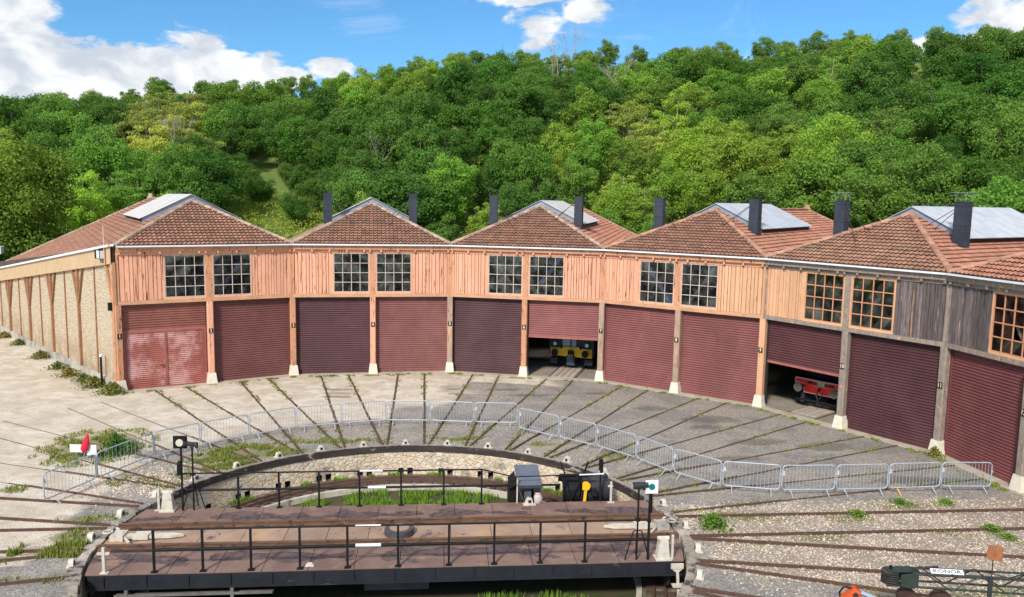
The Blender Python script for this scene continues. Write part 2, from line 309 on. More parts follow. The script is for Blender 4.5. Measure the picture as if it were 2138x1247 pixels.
s3=nt.nodes.new('ShaderNodeSeparateXYZ'); lk(nt,gen,s3.inputs[0])
az=mathn(nt,'MULTIPLY',mathn(nt,'ARCTAN2',s3.outputs[0],s3.outputs[1]),57.2958)
el=mathn(nt,'MULTIPLY',mathn(nt,'ARCSINE',s3.outputs[2]),57.2958)
mxm=None
for a0,e0,ra,re in [(-24,6.3,10,3.6),(-19.5,7.6,8.5,2.5),(-15.2,8.2,4.4,2.0),(-27.5,11.2,4,2.8),(-10.4,7.9,2.3,.75),(-7.2,8.6,1.8,.8),(6.9,11.9,2.6,1.5),(9.9,12.7,2.2,1.0),(5.5,13.8,3.4,.8),
        (37,10.5,4,2.3),(32,9.9,2.2,.9),(-12,13.6,4.5,.55),(60,14,12,5),(-55,14,14,6),(120,25,30,9),(200,30,35,9),(-110,22,25,8),(20,42,22,7),(-30,38,16,6)]:
    dx=mathn(nt,'DIVIDE',mathn(nt,'SUBTRACT',az,a0 if a0<=180 else a0-360),ra); dy=mathn(nt,'DIVIDE',mathn(nt,'SUBTRACT',el,e0),re)
    m_=mathn(nt,'SUBTRACT',1.0,mathn(nt,'SQRT',mathn(nt,'ADD',mathn(nt,'MULTIPLY',dx,dx),mathn(nt,'MULTIPLY',dy,dy))))
    m_=mathn(nt,'MAXIMUM',m_,-1.2)
    mxm=m_ if mxm is None else mathn(nt,'MAXIMUM',mxm,m_)
mp=nt.nodes.new('ShaderNodeMapping'); mp.inputs['Scale'].default_value=(1,1,2.2); lk(nt,gen,mp.inputs[0])
n1=noisen(nt,mp.outputs[0],13,9,.6,.3)
mask=ramp(nt,mathn(nt,'ADD',mxm,mathn(nt,'MULTIPLY',mathn(nt,'SUBTRACT',n1,.5),2.6)),-.02,.32)
mp2=nt.nodes.new('ShaderNodeMapping'); mp2.inputs['Scale'].default_value=(1,1,1.6); mp2.inputs['Location'].default_value=(3,1,0.02); lk(nt,gen,mp2.inputs[0])
shade=ramp(nt,noisen(nt,mp2.outputs[0],17,8,.55,.4),.34,.62)
cl=mixc(nt,shade,(3.9,4.3,4.9),(6.3,6.4,6.5))
wisp=mathn(nt,'MULTIPLY',ramp(nt,noisen(nt,mp.outputs[0],5,7,.7,1.2),.54,.8),.35)
skyc=mixc(nt,wisp,skyc,(5,5.6,6.4))
high=mathn(nt,'MULTIPLY',ramp(nt,el,20,34),ramp(nt,noisen(nt,gen,2.6,6,.6),.40,.58))  # unseen cloud cover above the view, added to whiten the ambient light
skyc=mixc(nt,mathn(nt,'MULTIPLY',high,.85),skyc,(7.5,7.6,7.7))
lk(nt,mixc(nt,mask,skyc,cl),bg.inputs[0])

# ------------------------------------------------------------------ plan of the place (metres; turntable pivot at 0,0)
PO=[(-14.253,17.379),(-10.43,19.126),(-6.655,20.992),(-2.449,21.364),(1.745,21.739),(5.77,20.557),(9.778,19.35),(13.1,16.585),(16.359,13.81),(18.468,10.084),(20.547,6.456),(20.899,2.392),(21.45,-1.85)]
RIM=8.127; ZL=4.41; ZE=7.12; ZA=9.21; INS=4.5
TA=[-33.98,-23.1,-12.07,-.98,10.13,21.24,32.56,44.07,55.6,66.96,78.01]      # track bearings, clockwise from +y
TL=[-45.1,-56.3,-67.5,-78.8,-90.2,-101.2]; TR=[90.0,100.9,112,123]
def pol(r,deg,z=0): return (r*sin(R_(deg)),r*cos(R_(deg)),z)

# ---- ground
def hill_h(x,y):
    r=math.hypot(x,y); 
    if r<50: return -.3
    dx,dy=x-CAM[0],y-CAM[1]; d=math.hypot(dx,dy); a=math.degrees(math.atan2(dx,dy))
    T=[(-60,.10),(-27,.099),(-24.5,.108),(-19.1,.128),(-12.7,.143),(-9,.143),(-5.8,.156),(-1.6,.168),(2,.174),(5.4,.180),(8,.170),(11.7,.177),(15.9,.174),(22.1,.185),(27.7,.187),(30.8,.183),(36.8,.186),(60,.19)]
    t=T[0][1] if a<=T[0][0] else T[-1][1]
    for (a0,t0),(a1,t1) in zip(T,T[1:]):
        if a0<=a<=a1: t=t0+(t1-t0)*(a-a0)/(a1-a0)
    R1=122; s=min(1,(r-50)/(R1-50)); dr=d*R1/r if r<R1 else math.hypot(dx*(R1/r),dy*(R1/r))
    k=R1/r; d1=math.hypot(x*k-CAM[0],y*k-CAM[1])
    top=9.53+t*d1-5.6+2.0*min(1,max(0,(a+9)/8))
    z=top*(.78*s+.22*s*s*(3-2*s)) 
    z+= 1.1*sin(x*.11+1)*sin(y*.09)*min(1,s*4)*(1-s*.7)
    if r>R1: z=top+ (r-R1)*.03
    return z-.3*(1-min(1,(r-50)/4))
GN=420; rs=[RIM]; 
while rs[-1]<60: rs.append(rs[-1]+(.22 if rs[-1]<26 else 1.5))
rs+=[75,100,140,200,300,450,700]
def blob(x,y,l):
    v=0
    for cx,cy,rx,ry in l:
        q=((x-cx)/rx)**2+((y-cy)/ry)**2
        if q<4: v=max(v,math.exp(-q*1.1))
    return v
WEEDS=[(-11.8,8.6,1.9,2.2),(-6.4,6.9,1.6,1.6),(-5.2,7.6,1.2,.9),(-9.2,1.4,.8,.4),(-8.9,-.7,1.6,.45),(-10.6,-1.2,1.2,.3),(-9.1,.2,.8,.5),(-8.7,-2.4,.9,.2),(7.8,6.8,.7,.6),
  (-8.4,4.6,1.3,.7),(9.8,.9,.8,.4),(11.2,.6,1.8,.5),(22,5.7,1.1,.6),(16,1.3,1.5,.4),(13.6,.3,.9,.3),(12.2,-1.0,1.3,.3),(16.5,-.9,.8,.3),(10,-1.2,1,.3),(14.5,-4.8,3.2,1.1),(-3,8.9,1.6,.35),(5.2,8.2,.9,.3),(2,9,.8,.3),(-12.6,4.0,.7,.3)]
STAINS=[(1.9,17.6,.55,.25),(4.4,17.4,1.3,.3),(5.6,16.2,1.6,.3),(2.0,16.6,.5,.2),(13.2,11.6,1.5,.8),(12.6,10.4,.9,.5),(-3.9,17.6,1,.3),(-3.9,16.8,1,.3),(-3.8,16.1,1,.3),(11,13.5,1,.6),(14,8.2,1.6,.6),(16.5,7.5,1.5,.7),(12.5,6.2,1.2,.4),(9,16.5,.8,.3),(17.5,3.6,1.8,.5)]
verts=[];A1=[];A2=[];A3=[];A4=[]
for r in rs:
    for k in range(GN):
        a=2*PI*k/GN; x,y=r*sin(a),r*cos(a); verts.append((x,y,0.0 if r<60 else -.02))
        n=mnoise.noise(Vector((x*.35,y*.35,0)))*1.0+mnoise.noise(Vector((x*1.1,y*1.1,3)))*.5
        br=math.degrees(math.atan2(x,y))
        # smooth pale dusty concrete on the left and in front of doors 1-5
        lim=11.9+.5*n
        beige=0
        if r>lim-1:
            e=min(1,max(0,(r-(lim-.5))/1.4))
            side=min(1,max(0,(7+2*n-(x+.55*(22-r)*0)-(21.5-r)*.75*(x>-1))/3))
            if r>19.5: side=max(side,min(1,max(0,(8.5+n-x)/2)))
            beige=e*side
        if x<-8.3 and y<6.5+n: beige=max(beige,min(1,max(0,(-8.9+.7*n-x)/1.2))*(0.3 if (y<-1.6) else 1))
        # pale stone ballast at the lower right
        bal=min(1,max(0,(x-8.3)/1.0))*min(1,max(0,(1.85+.35*n-y)/.5))*min(1,max(0,(y+2.9+.14*(x-8)+.45*max(0,x-9.2)+.25*n)/.5))
        if x>11: bal=max(bal,min(1,max(0,(x-11)/1))*min(1,max(0,(1.6-y)/.5))*min(1,max(0,(y+3.9+.5*n)/.6))*.8)
        wd=blob(x,y,WEEDS)
        for t in TA:
            da=abs((br-t+180)%360-180)*R_(1)*r
            if r>16.5 and abs(da-.72)<.3: wd=max(wd,.55*(r-16.5)/5)
        if 8.1<r<11.6 and -60<br<70: wd=max(wd,.30+.25*n)
        if r>20.6 and r<22.2 and br>-20: wd=max(wd,.30+.35*n)
        A1.append(beige);A2.append(bal);A3.append(min(1,max(0,wd)));A4.append(min(1,blob(x,y,STAINS)))
F=[]
for i in range(len(rs)-1):
    for k in range(GN):
        j=(k+1)%GN; F.append((i*GN+k,(i+1)*GN+k,(i+1)*GN+j,i*GN+j))
me=bpy.data.meshes.new('ground'); me.from_pydata(verts,[],F)
for nm,A in (('beige',A1),('ballast',A2),('weedy',A3),('stain',A4)):
    at=me.attributes.new(nm,'FLOAT','POINT'); at.data.foreach_set('value',A)
gm,nt,b,out=newmat('yard_ground')
def attr(n):
    a=nt.nodes.new('ShaderNodeAttribute'); a.attribute_name=n; return a.outputs['Fac']
v=coord(nt)
def vor(sc,feat='F1'):
    n=nt.nodes.new('ShaderNodeTexVoronoi'); n.feature=feat; n.inputs['Scale'].default_value=sc; lk(nt,v,n.inputs['Vector']); return n
nb=noisen(nt,v,.8,7,.65); nf=noisen(nt,v,9,6,.75); nm_=noisen(nt,v,2.6,6,.7)
v1=vor(24); v2=vor(19); s1=nt.nodes.new('ShaderNodeSeparateColor'); lk(nt,v1.outputs['Color'],s1.inputs[0]); s2=nt.nodes.new('ShaderNodeSeparateColor'); lk(nt,v2.outputs['Color'],s2.inputs[0])
grav=mixc(nt,s1.outputs[0],(.20,.18,.16),(.44,.40,.35)); grav=mixc(nt,ramp(nt,nb,.4,.62),grav,mixc(nt,s1.outputs[1],(.17,.145,.12),(.47,.41,.34)))
grav=mixc(nt,ramp(nt,nf,.56,.70),grav,(.075,.065,.055)); grav=mixc(nt,mathn(nt,'MULTIPLY',ramp(nt,nf,.42,.3),.7),grav,(.52,.49,.45))
bal=mixc(nt,s2.outputs[0],(.40,.32,.25),(.70,.585,.47)); bal=mixc(nt,mathn(nt,'MULTIPLY',ramp(nt,v2.outputs['Distance'],.045,.075),.6),bal,(.17,.13,.10))
bal=mixc(nt,mathn(nt,'MULTIPLY',ramp(nt,nm_,.5,.66),.6),bal,(.30,.28,.24))
bei=mixc(nt,ramp(nt,nb,.35,.65),(.52,.44,.345),(.68,.60,.49)); bei=mixc(nt,mathn(nt,'MULTIPLY',ramp(nt,nm_,.50,.64),.45),bei,(.36,.295,.225)); bei=mixc(nt,mathn(nt,'MULTIPLY',ramp(nt,noisen(nt,v,.33,6,.7),.5,.6),.5),bei,(.50,.41,.29)); bei=mixc(nt,mathn(nt,'MULTIPLY',ramp(nt,nf,.6,.75),.5),bei,(.30,.25,.2))
bei=mixc(nt,mathn(nt,'MULTIPLY',ramp(nt,noisen(nt,coord(nt,(.4,1.4,1)),1.2,7,.7,.6),.54,.66),.55),bei,(.78,.72,.62))
def brk(a,amp=.5,lo=.4,hi=.6): return ramp(nt,mathn(nt,'ADD',a,mathn(nt,'MULTIPLY',mathn(nt,'SUBTRACT',nm_,.5),amp)),lo,hi)
grav=mixc(nt,mathn(nt,'MULTIPLY',ramp(nt,noisen(nt,v,.45,8,.72),.46,.58),.55),grav,mixc(nt,s2.outputs[0],(.10,.095,.095),(.27,.255,.245)))
col=mixc(nt,brk(attr('beige'),.9,.3,.7),grav,bei); col=mixc(nt,brk(attr('ballast'),.8,.35,.6),col,bal)
wcol=mixc(nt,ramp(nt,nf,.4,.6),(.085,.115,.025),(.27,.22,.10))
wm=ramp(nt,mathn(nt,'ADD',attr('weedy'),mathn(nt,'MULTIPLY',mathn(nt,'SUBTRACT',nf,.5),2.0)),.42,.66)
col=mixc(nt,mathn(nt,'MULTIPLY',wm,.8),col,wcol)
col=mixc(nt,mathn(nt,'MULTIPLY',brk(attr('stain'),1.2,.35,.7),.45),col,(.06,.05,.035))
lk(nt,col,b.inputs['Base Color']); b.inputs['Roughness'].default_value=.95; b.inputs['Specular IOR Level'].default_value=.15
bn=nt.nodes.new('ShaderNodeBump'); bn.inputs['Strength'].default_value=.55; bn.inputs['Distance'].default_value=.04
lk(nt,mathn(nt,'ADD',nf,mathn(nt,'MULTIPLY',v1.outputs['Distance'],-.8)),bn.inputs['Height']); lk(nt,bn.outputs[0],b.inputs['Normal'])
me.materials.append(gm); o=bpy.data.objects.new('ground',me); C.objects.link(o); tag(o,kind='structure')

# hill terrain
V=[];Ah=[];HR=[49+2.5*i for i in range(36)]+[150,190,260,400]; HA=[-80+1.3*i for i in range(int(215/1.3))]
for r in HR:
    for a in HA:
        x,y,_=pol(r,a); V.append((x,y,hill_h(x,y)))
n=len(HA); F=[(i*n+k,i*n+k+1,(i+1)*n+k+1,(i+1)*n+k) for i in range(len(HR)-1) for k in range(n-1)]
mb=MB(); mb.add(V,F)
hillm=M('hillside_ground',(.12,.17,.035),(.19,.24,.06),.3,rough=1,bump=.6,spots=[(.8,(.14,.18,.05),.5,.65,(1,1,1),.7)])
tag(mb.build('hillside',hillm,smooth=True),kind='structure')

# ---- shed floor and threshold
def offs(i,d):       # point of post i moved outward by d
    x,y=PO[i]; r=math.hypot(x,y); return (x*(r+d)/r,y*(r+d)/r)
mb=MB()
for i in range(12):
    a,b_=offs(i,.16),offs(i+1,.16); c,d=offs(i+1,27),offs(i,27)
    mb.add([(*a,.004),(*b_,.004),(*c,.004),(*d,.004)],[(0,1,2,3)])
tag(mb.build('shed_floor',concr),kind='structure')
mb=MB()
for i in range(12):
    a,b_=offs(i,-.34),offs(i+1,-.34); c,d=offs(i+1,.158),offs(i,.158)
    mb.add([(*a,.0),(*b_,.0),(*c,.0),(*d,.0),(*a,.03),(*b_,.03),(*c,.03),(*d,.03)],[(4,5,6,7),(0,1,5,4)])
tag(mb.build('threshold',sillc),kind='structure')

# ------------------------------------------------------------------ roundhouse
ROUND=thing('roundhouse','long curved roundhouse with peach boarded upper wall, maroon shutters and hipped tiled roofs','engine shed',(0,24,0))
K=.197
MODS=[]
for m in range(6):
    A=Vector((*PO[2*m],0)); B=Vector((*PO[2*m+2],0)); u=(B-A); W=u.length; u.normalize(); n_=Vector((-u.y,u.x,0))
    MODS.append((A,B,u,n_,W))
def F_(m):
    A,B,u,n_,W=MODS[m]
    return lambda s,t,z:(A.x+u.x*s+n_.x*t,A.y+u.y*s+n_.y*t,z)
def mbox(mb,s0,s1,t0,t1,z0,z1,ml=False,mr=False):
    L=lambda t:s0+(-t*K if ml else 0); Rr=lambda t:s1-(-t*K if mr else 0)
    mb.add([(L(t0),t0,z0),(Rr(t0),t0,z0),(Rr(t1),t1,z0),(L(t1),t1,z0),(L(t0),t0,z1),(Rr(t0),t0,z1),(Rr(t1),t1,z1),(L(t1),t1,z1)],
        [(3,2,1,0),(4,5,6,7),(0,1,5,4),(1,2,6,5),(2,3,7,6),(3,0,4,7)])
rnd=random.Random(3)
WSPAN=[(2.16,4.02),(4.42,6.28)]
def tiles(mb,O,eu,ev,nrm,poly,pu=.215,pv=.305):
    """overlapping interlocking tiles over polygon poly (u,v) on plane O,eu,ev"""
    us=[p[0] for p in poly]; vs=[p[1] for p in poly]
    def span(v):
        xs=[]
        for (a,b),(c,d) in zip(poly,poly[1:]+poly[:1]):
            if (b<=v<d) or (d<=v<b): xs.append(a+(c-a)*(v-b)/(d-b))
        return (min(xs),max(xs)) if len(xs)>=2 else None
    j=0; v=min(vs)
    P=lambda u_,v_,h:O+eu*u_+ev*v_+nrm*h
    while v<max(vs)-.02:
        sp=span(min(v+pv*.45,max(vs)-.01))
        if sp:
            off=0
            wob=.012*sin(j*1.7)
            k=math.floor(sp[0]/pu)
            while k*pu<sp[1]:
                u0=k*pu; u1=u0+pu
                a=max(u0,sp[0]); b_=min(u1,sp[1])
                if b_-a>.05:
                    lift=.066+rnd.uniform(-.004,.006)+wob*.5; e=rnd.uniform(-.005,.005)
                    pr=[(0,.0),(.45,.0),(.64,.04),(.84,.04),(1,.0)]
                    q=[]
                    for t,h in pr: q.append(P(a+(b_-a)*t,v-.03+e,lift+h+.006))
                    for t,h in pr: q.append(P(a+(b_-a)*t,v+pv,.006+h))
                    for t,h in pr: q.append(P(a+(b_-a)*t,v-.03+e,-.004))
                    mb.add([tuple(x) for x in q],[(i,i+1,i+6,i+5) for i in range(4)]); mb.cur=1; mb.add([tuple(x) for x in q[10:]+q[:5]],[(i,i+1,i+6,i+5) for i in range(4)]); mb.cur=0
                k+=1
        v+=pv; j+=1
def ridge_run(mb,p,q,r=.13,pitch=.42):
    p=Vector(p);q=Vector(q);L=(q-p).length;d=(q-p)/L;n=max(1,int(L/pitch))
    side=d.cross(Vector((0,0,1))).normalized(); upv=side.cross(d).normalized()
    for i in range(n):
        a=p+d*(L*i/n-.03)+upv*rnd.uniform(-.008,.01); b_=p+d*(L*(i+1)/n)
        ra,rb=r*1.12,r*.92; pts=[]
        for c,rr in ((a,ra),(b_,rb)):
            for k in range(7):
                an=PI*k/6; pts.append(tuple(c+side*cos(an)*rr+upv*(sin(an)*rr*.85-.02)))
        mb.add(pts,[(k,k+1,k+8,k+7) for k in range(6)]+[tuple(range(7))[::-1]])
for m in range(6):
    A,B,u,n_,W=MODS[m]; fr=F_(m)
    lm=peach if m<4 else (ochre if m==4 else greywood); rm=peach if m<4 else greywood
    if m==3: rm=ochre
    beamm=lintelm if m<4 else greybeam
    # boards
    for side,(s0,s1,mt) in enumerate(((.0,WSPAN[0][0]-.06,lm),(WSPAN[1][1]+.06,W,rm))):
        mb=MB(fr); s=s0; first=True
        while s<s1-.02:
            wd=rnd.choice((.12,.14,.17,.2,.22)); e=min(s+wd,s1)
            if s1-e<.1: e=s1
            d=rnd.uniform(-.014,.012)
            mbox(mb,s+(.0 if first else .012),e-.012*(e<s1),-.03+d,.03,ZL+.002+rnd.uniform(0,.01),6.635,first and side==0,e==s1 and side==1)
            
            s=e; first=False
        mb.build('board_cladding',mt,ROUND)
    # upper beams, purlin ends
    mb=MB(fr); mbox(mb,0,W,-.07,.05,6.637,6.80,True,True)
    for k in range(10):
        s=.15+k*(W-.3)/9
        mb.box(s-.045,s+.045,-.2,-.071,6.69,6.80)
    for s in (.5*W-.14,): mb.box(s-.045,s+.045,-.2,-.071,6.69,6.80)
    mb.build('wall_plate_beam',peach if m<4 else greybeam,ROUND)
    mb=MB(fr); mbox(mb,0,W,-.22,.02,6.803,7.02,True,True); mb.build('fascia_board',peachworn if m<4 else greybeam,ROUND)
    mb=MB(fr)
    mbox(mb,0,W,-.36,-.10,7.024,7.045,True,True); mbox(mb,0,W,-.38,-.355,7.026,7.10,True,True); mbox(mb,0,W,-.10,-.08,7.026,7.10,True,True)
    mb.build('gutter',zincw,ROUND)
    mb=MB(fr); mbox(mb,0,W,-.10,.10,4.235,ZL,True,True); mb.build('lintel_beam',beamm,ROUND)
    # centre post of upper wall
    mb=MB(fr); mb.box(WSPAN[0][1]+.05,WSPAN[1][0]-.05,-.05,.06,ZL+.003,6.634); mb.build('mullion_post',peachworn if m<4 else greybeam,ROUND)
    # corner strips
    mb=MB(fr); mbox(mb,.0,.11,-.062,-.04,ZL+.004,6.63,True,False); mbox(mb,W-.11,W,-.062,-.04,ZL+.004,6.63,False,True); mb.build('corner_strip',peachworn if m<4 else greybeam,ROUND)
    # windows
    for wi,(a,b_) in enumerate(WSPAN):
        z0,z1=4.50,6.60; fm=muntw if m<4 else munto
        mb=MB(fr)
        mb.box(a-.06,a,-.045,.04,ZL+.003,6.634); mb.box(b_,b_+.05,-.045,.04,ZL+.003,6.634); mb.box(a,b_,-.045,.04,ZL+.003,z0); mb.box(a,b_,-.04,.04,z1,6.634)
        wf=mb.build('window',(peach if m<4 else ochre),ROUND)
        mb=MB(fr); bw=.015 if m<4 else .022
        for k in range(5): x=a+.02+(b_-a-.04)*k/4; mb.box(x-bw,x+bw,-.03,.0,z0+.002,z1-.002)
        for k in range(5): z=z0+.022+(z1-z0-.044)*k/4; mb.box(a+.002,b_-.002,-.034,-.004,z-bw,z+bw)
        mb.build('glazing_bars',fm,wf)
        mb=MB(fr)
        for i in range(4):
            for j in range(4):
                if m==5 and wi==0 and (i,j)==(2,1): continue
                x0=a+.02+(b_-a-.04)*i/4; x1=a+.02+(b_-a-.04)*(i+1)/4; y0=z0+.02+(z1-z0-.04)*j/4; y1=z0+.02+(z1-z0-.04)*(j+1)/4
                t=rnd.uniform(-.006,.006); t2=rnd.uniform(-.006,.006)
                mb.add([(x0,.008+t,y0),(x1,.008-t,y0),(x1,.008+t2,y1),(x0,.008-t2,y1)],[(0,1,2,3)])
        mb.build('pane',glassm,wf)
        # diagonal brace seen behind the glass
        mb=MB(fr)
        if wi==0: mb.bar((a+.1,.18,z1+.1),(b_-.2,.18,z0-.1),.09,.12)
        else: mb.bar((b_-.1,.18,z1+.1),(a+.2,.18,z0-.1),.09,.12)
        mb.build('inner_brace',brownbeam,ROUND)
        if (m,wi) in ((0,1),(2,1),(3,0)):
            mb=MB(fr)
            if wi==0: mb.bar((a+.22,.10,z1+.05),(b_-.12,.10,z0),.09,.05)
            else: mb.bar((b_-.22,.10,z1+.0),(a+.5,.10,z0+.6),.09,.05)
            mb.build('blue_brace_strip',bluebeam,ROUND)
    # roof
    Mid=(A+B)/2; ze=7.10; k=(ZA-ze)/(W/2); dep=27.; re_=22.5
    ap=Mid+n_*INS+Vector((0,0,ZA)); rend=Mid+n_*re_+Vector((0,0,ZA))
    dA=Vector((A.x,A.y,0)).normalized(); dB=Vector((B.x,B.y,0)).normalized()
    A0=A-n_*.10+Vector((0,0,ze-.01)); B0=B-n_*.10+Vector((0,0,ze-.01))
    def back(P,d):
        perp=abs((P+d*dep-Mid).dot(u)); return P+d*dep+Vector((0,0,ZA-k*perp))
    Ab,Bb=back(A,dA),back(B,dB)
    roofm=[tile_a,tile_a,tile_a,tile_a,tile_mix,tile_b][m]; sidem=[tile_a,tile_a,tile_b,tile_b,tile_b,tile_b][m]
    mb=MB(); dz=Vector((0,0,-.03))
    mb.add([tuple(p+dz) for p in (A0,B0,ap)],[(0,1,2)]); mb.add([tuple(p+dz) for p in (A0,ap,rend,Ab)],[(0,1,2,3)])
    mb.add([tuple(p+dz) for p in (B0,Bb,rend,ap)],[(0,1,2,3)]); mb.add([tuple(p+dz) for p in (Ab,rend,Bb)],[(0,1,2)])
    roof=mb.build('roof',underroof,ROUND)
    # front hip
    def plane(name,O,eu,pts,mat):
        nn=(pts[1]-pts[0]).cross(pts[2]-pts[0]).normalized()
        if nn.z<0: nn=-nn
        ev=nn.cross(eu).normalized()
        if ev.z<0: ev=-ev
        poly=[((p-O).dot(eu),(p-O).dot(ev)) for p in pts]
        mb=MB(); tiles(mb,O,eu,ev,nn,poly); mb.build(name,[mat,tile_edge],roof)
    plane('front_tiles',A0,u,[A0,B0,ap],roofm)
    plane('side_tiles',A0,n_,[A0,ap,rend,Ab],sidem if m!=5 else roofm)
    plane('side_tiles',B0,n_,[B0,ap,rend,Bb],sidem)
    mb=MB(); up_=Vector((0,0,.05))
    ridge_run(mb,A0+up_,ap+up_); ridge_run(mb,B0+up_,ap+up_); ridge_run(mb,ap+up_,rend+up_); ridge_run(mb,rend+up_,Ab+up_); ridge_run(mb,rend+up_,Bb+up_)
    mb.frus(rend.x,rend.y,rend.z+.05,rend.z+.42,.2,.2,.1,.1)
    mb.build('ridge_tiles',ridgem if m<3 else ridgeo,roof)
    # raised ventilator over the ridge
    t0,t1=INS+.12,INS+9.4; hw=2.5; lz=.36
    mb=MB(F_(m)); c=W/2; up1=ZA+lz
    nseg=int((t1-t0)/.09) if m in (4,) else int((t1-t0)/.12)
    for sgn in (-1,1):
        pts=[];fs=[]
        for i in range(nseg+1):
            t=t0-.12+(t1-t0+.2)*i/nseg; h=(.03 if m>2 else .016)*(1 if i%2 else -1)
            pts+=[(c,t,up1+h+.02),(c+sgn*(hw+.15),t,up1+h+.02-k*(hw+.15))]
        for i in range(nseg): fs.append((2*i,2*i+1,2*i+3,2*i+2))
        mb.add(pts,fs)
    ven=mb.build('roof_ventilator',[sheetw,sheetw,sheetw,sheetm,sheetm,sheetm][m],roof)
    for tt in (t0,t1):
        mb=MB(F_(m))
        for sgn in (-1,1):
            mb.add([(c,tt-.03,up1),(c+sgn*hw,tt-.03,up1-k*hw),(c+sgn*hw,tt-.03,up1-k*hw-lz-.05),(c,tt-.03,up1-lz-.05),
                    (c,tt+.03,up1),(c+sgn*hw,tt+.03,up1-k*hw),(c+sgn*hw,tt+.03,up1-k*hw-lz-.05),(c,tt+.03,up1-lz-.05)],[(0,1,2,3),(7,6,5,4),(0,4,5,1),(1,5,6,2)])
        mb.build('ventilator_flashing',flash,roof)
    # thin ridge rail
    mb=MB(F_(m)); zr=up1+.16
    mb.tube([(c,t0+1.2*0,zr),(c,t1-.5,zr)],.014,5)
    for i in range(6): t=t0+(t1-.5-t0)*i/5; mb.tube([(c,t,up1),(c,t,zr)],.012,4)
    mb.build('ridge_rail',darkm,roof)
# posts (twelve numbered timbers on whitewashed plinths)
for i in range(13):
    x,y=PO[i]
    if i%2==0: ang=math.atan2(y,x)-PI/2
    else:
        u=MODS[i//2][2]; ang=math.atan2(u.y,u.x)
    fr=rotframe((x,y,0),ang)
    mb=MB(fr); hw=.15; q=.035
    def octo(z): return [(-hw+q,-hw,z),(hw-q,-hw,z),(hw,-hw+q,z),(hw,hw-q,z),(hw-q,hw,z),(-hw+q,hw,z),(-hw,hw-q,z),(-hw,-hw+q,z)]
    mb.add(octo(.56)+octo(4.232),[tuple(range(8))[::-1],tuple(range(8,16))]+[(k,(k+1)%8,(k+1)%8+8,k+8) for k in range(8)])
    pm={0:peachworn,1:peach,2:peachworn,3:peach,4:postmix,5:peachworn,6:postmix,7:postmix,8:ochre,9:greybeam,10:greybeam,11:greybeam}.get(i,greybeam)
    po=mb.build('post',pm,ROUND)
    mb=MB(fr); mb.frus(0,0,0,.56,.25,.25,.18,.18); mb.build('plinth',whitestone,po)
    if i<12:
        mb=MB(fr); mb.box(-.10,.10,-.175,-.152,2.62,2.86); npl=mb.build('number_plate',platem,po)
        mb=MB(); text_faces(mb,str(i+1),.24,lambda a,b,c,fr=fr:fr(a*.9,-.179,2.74+b)); mb.build('numeral',numm,po)
# shutters
def shutter(i,zb,mat,t=.20):
    x0,y0=PO[i]; x1,y1=PO[i+1]; ang=math.atan2(y1-y0,x1-x0); L=math.hypot(x1-x0,y1-y0); fr=rotframe((x0,y0,0),ang)
    mb=MB(fr); z=zb; pts=[];fs=[];n=0
    prof=[(0,-.012),(.02,-.022),(.05,-.016),(.078,.012),(.10,.012)]
    while z<4.22:
        for dz,dt in prof: pts+= [(.19,t+dt,z+dz),(L-.19,t+dt,z+dz)]
        z+=.118
    for j in range(len(pts)//2-1): fs.append((2*j,2*j+1,2*j+3,2*j+2))
    mb.add(pts,fs); d=mb.build('roller_door',mat,ROUND)
    mb=MB(fr)
    for a,b_ in ((.15,.20),(L-.20,L-.15)): mb=MB(fr); mb.box(a,b_,t-.06,t+.06,0,4.23); mb.build('guide_rail',darkm if zb>1 else mat,d)
    mb=MB(fr); mb.box(.2,L-.2,t-.035,t+.03,max(.006,zb-.11),zb+.002); mb.build('bottom_bar',barm if zb>1 else mat,d)
    return d,fr,L
for i in range(12):
    zb={5:2.26,8:2.28}.get(i,.12)
    if i>0: shutter(i,zb,doormats[i])
d,fr,L=shutter(0,2.95,doormat('brown_corrugated_panel',(.27,.085,.065)),.16)
# double door of bay 1
for s0,s1 in ((.34,L/2-.02),(L/2+.02,L-.36)):
    mb=MB(fr); pts=[];z=.08;prof=[(0,-.012),(.03,-.018),(.055,.012),(.085,.012)]
    while z<2.82:
        for dz,dt in prof: pts+=[(s0,.14+dt,z+dz),(s1,.14+dt,z+dz)]
        z+=.1
    mb.add(pts,[(2*j,2*j+1,2*j+3,2*j+2) for j in range(len(pts)//2-1)]); lf=mb.build('door',fadedm,ROUND)
    mb=MB(fr); mb.box(s0-.03,s0+.03,.09,.17,.03,2.86); mb.box(s1-.03,s1+.03,.09,.17,.03,2.86); mb.box(s0+.03,s1-.03,.09,.17,2.80,2.86); mb.box(s0+.03,s1-.03,.09,.17,.03,.09)
    mb.build('frame',doormats[0],lf)
    if s0<1:
        mb=MB(fr); mb.cyl((s1-.12,.09,1.15),(s1-.12,.03,1.15),.03,n=8); mb.bar((s1-.12,.04,1.15),(s1-.28,.04,1.15),.03); mb.build('handle',darkm,lf)
mb=MB(fr); mb.box(.15,.30,.1,.22,0,2.94); mb.box(L-.325,L-.15,.1,.22,0,2.94); mb.build('door_jamb',doormats[0],ROUND)
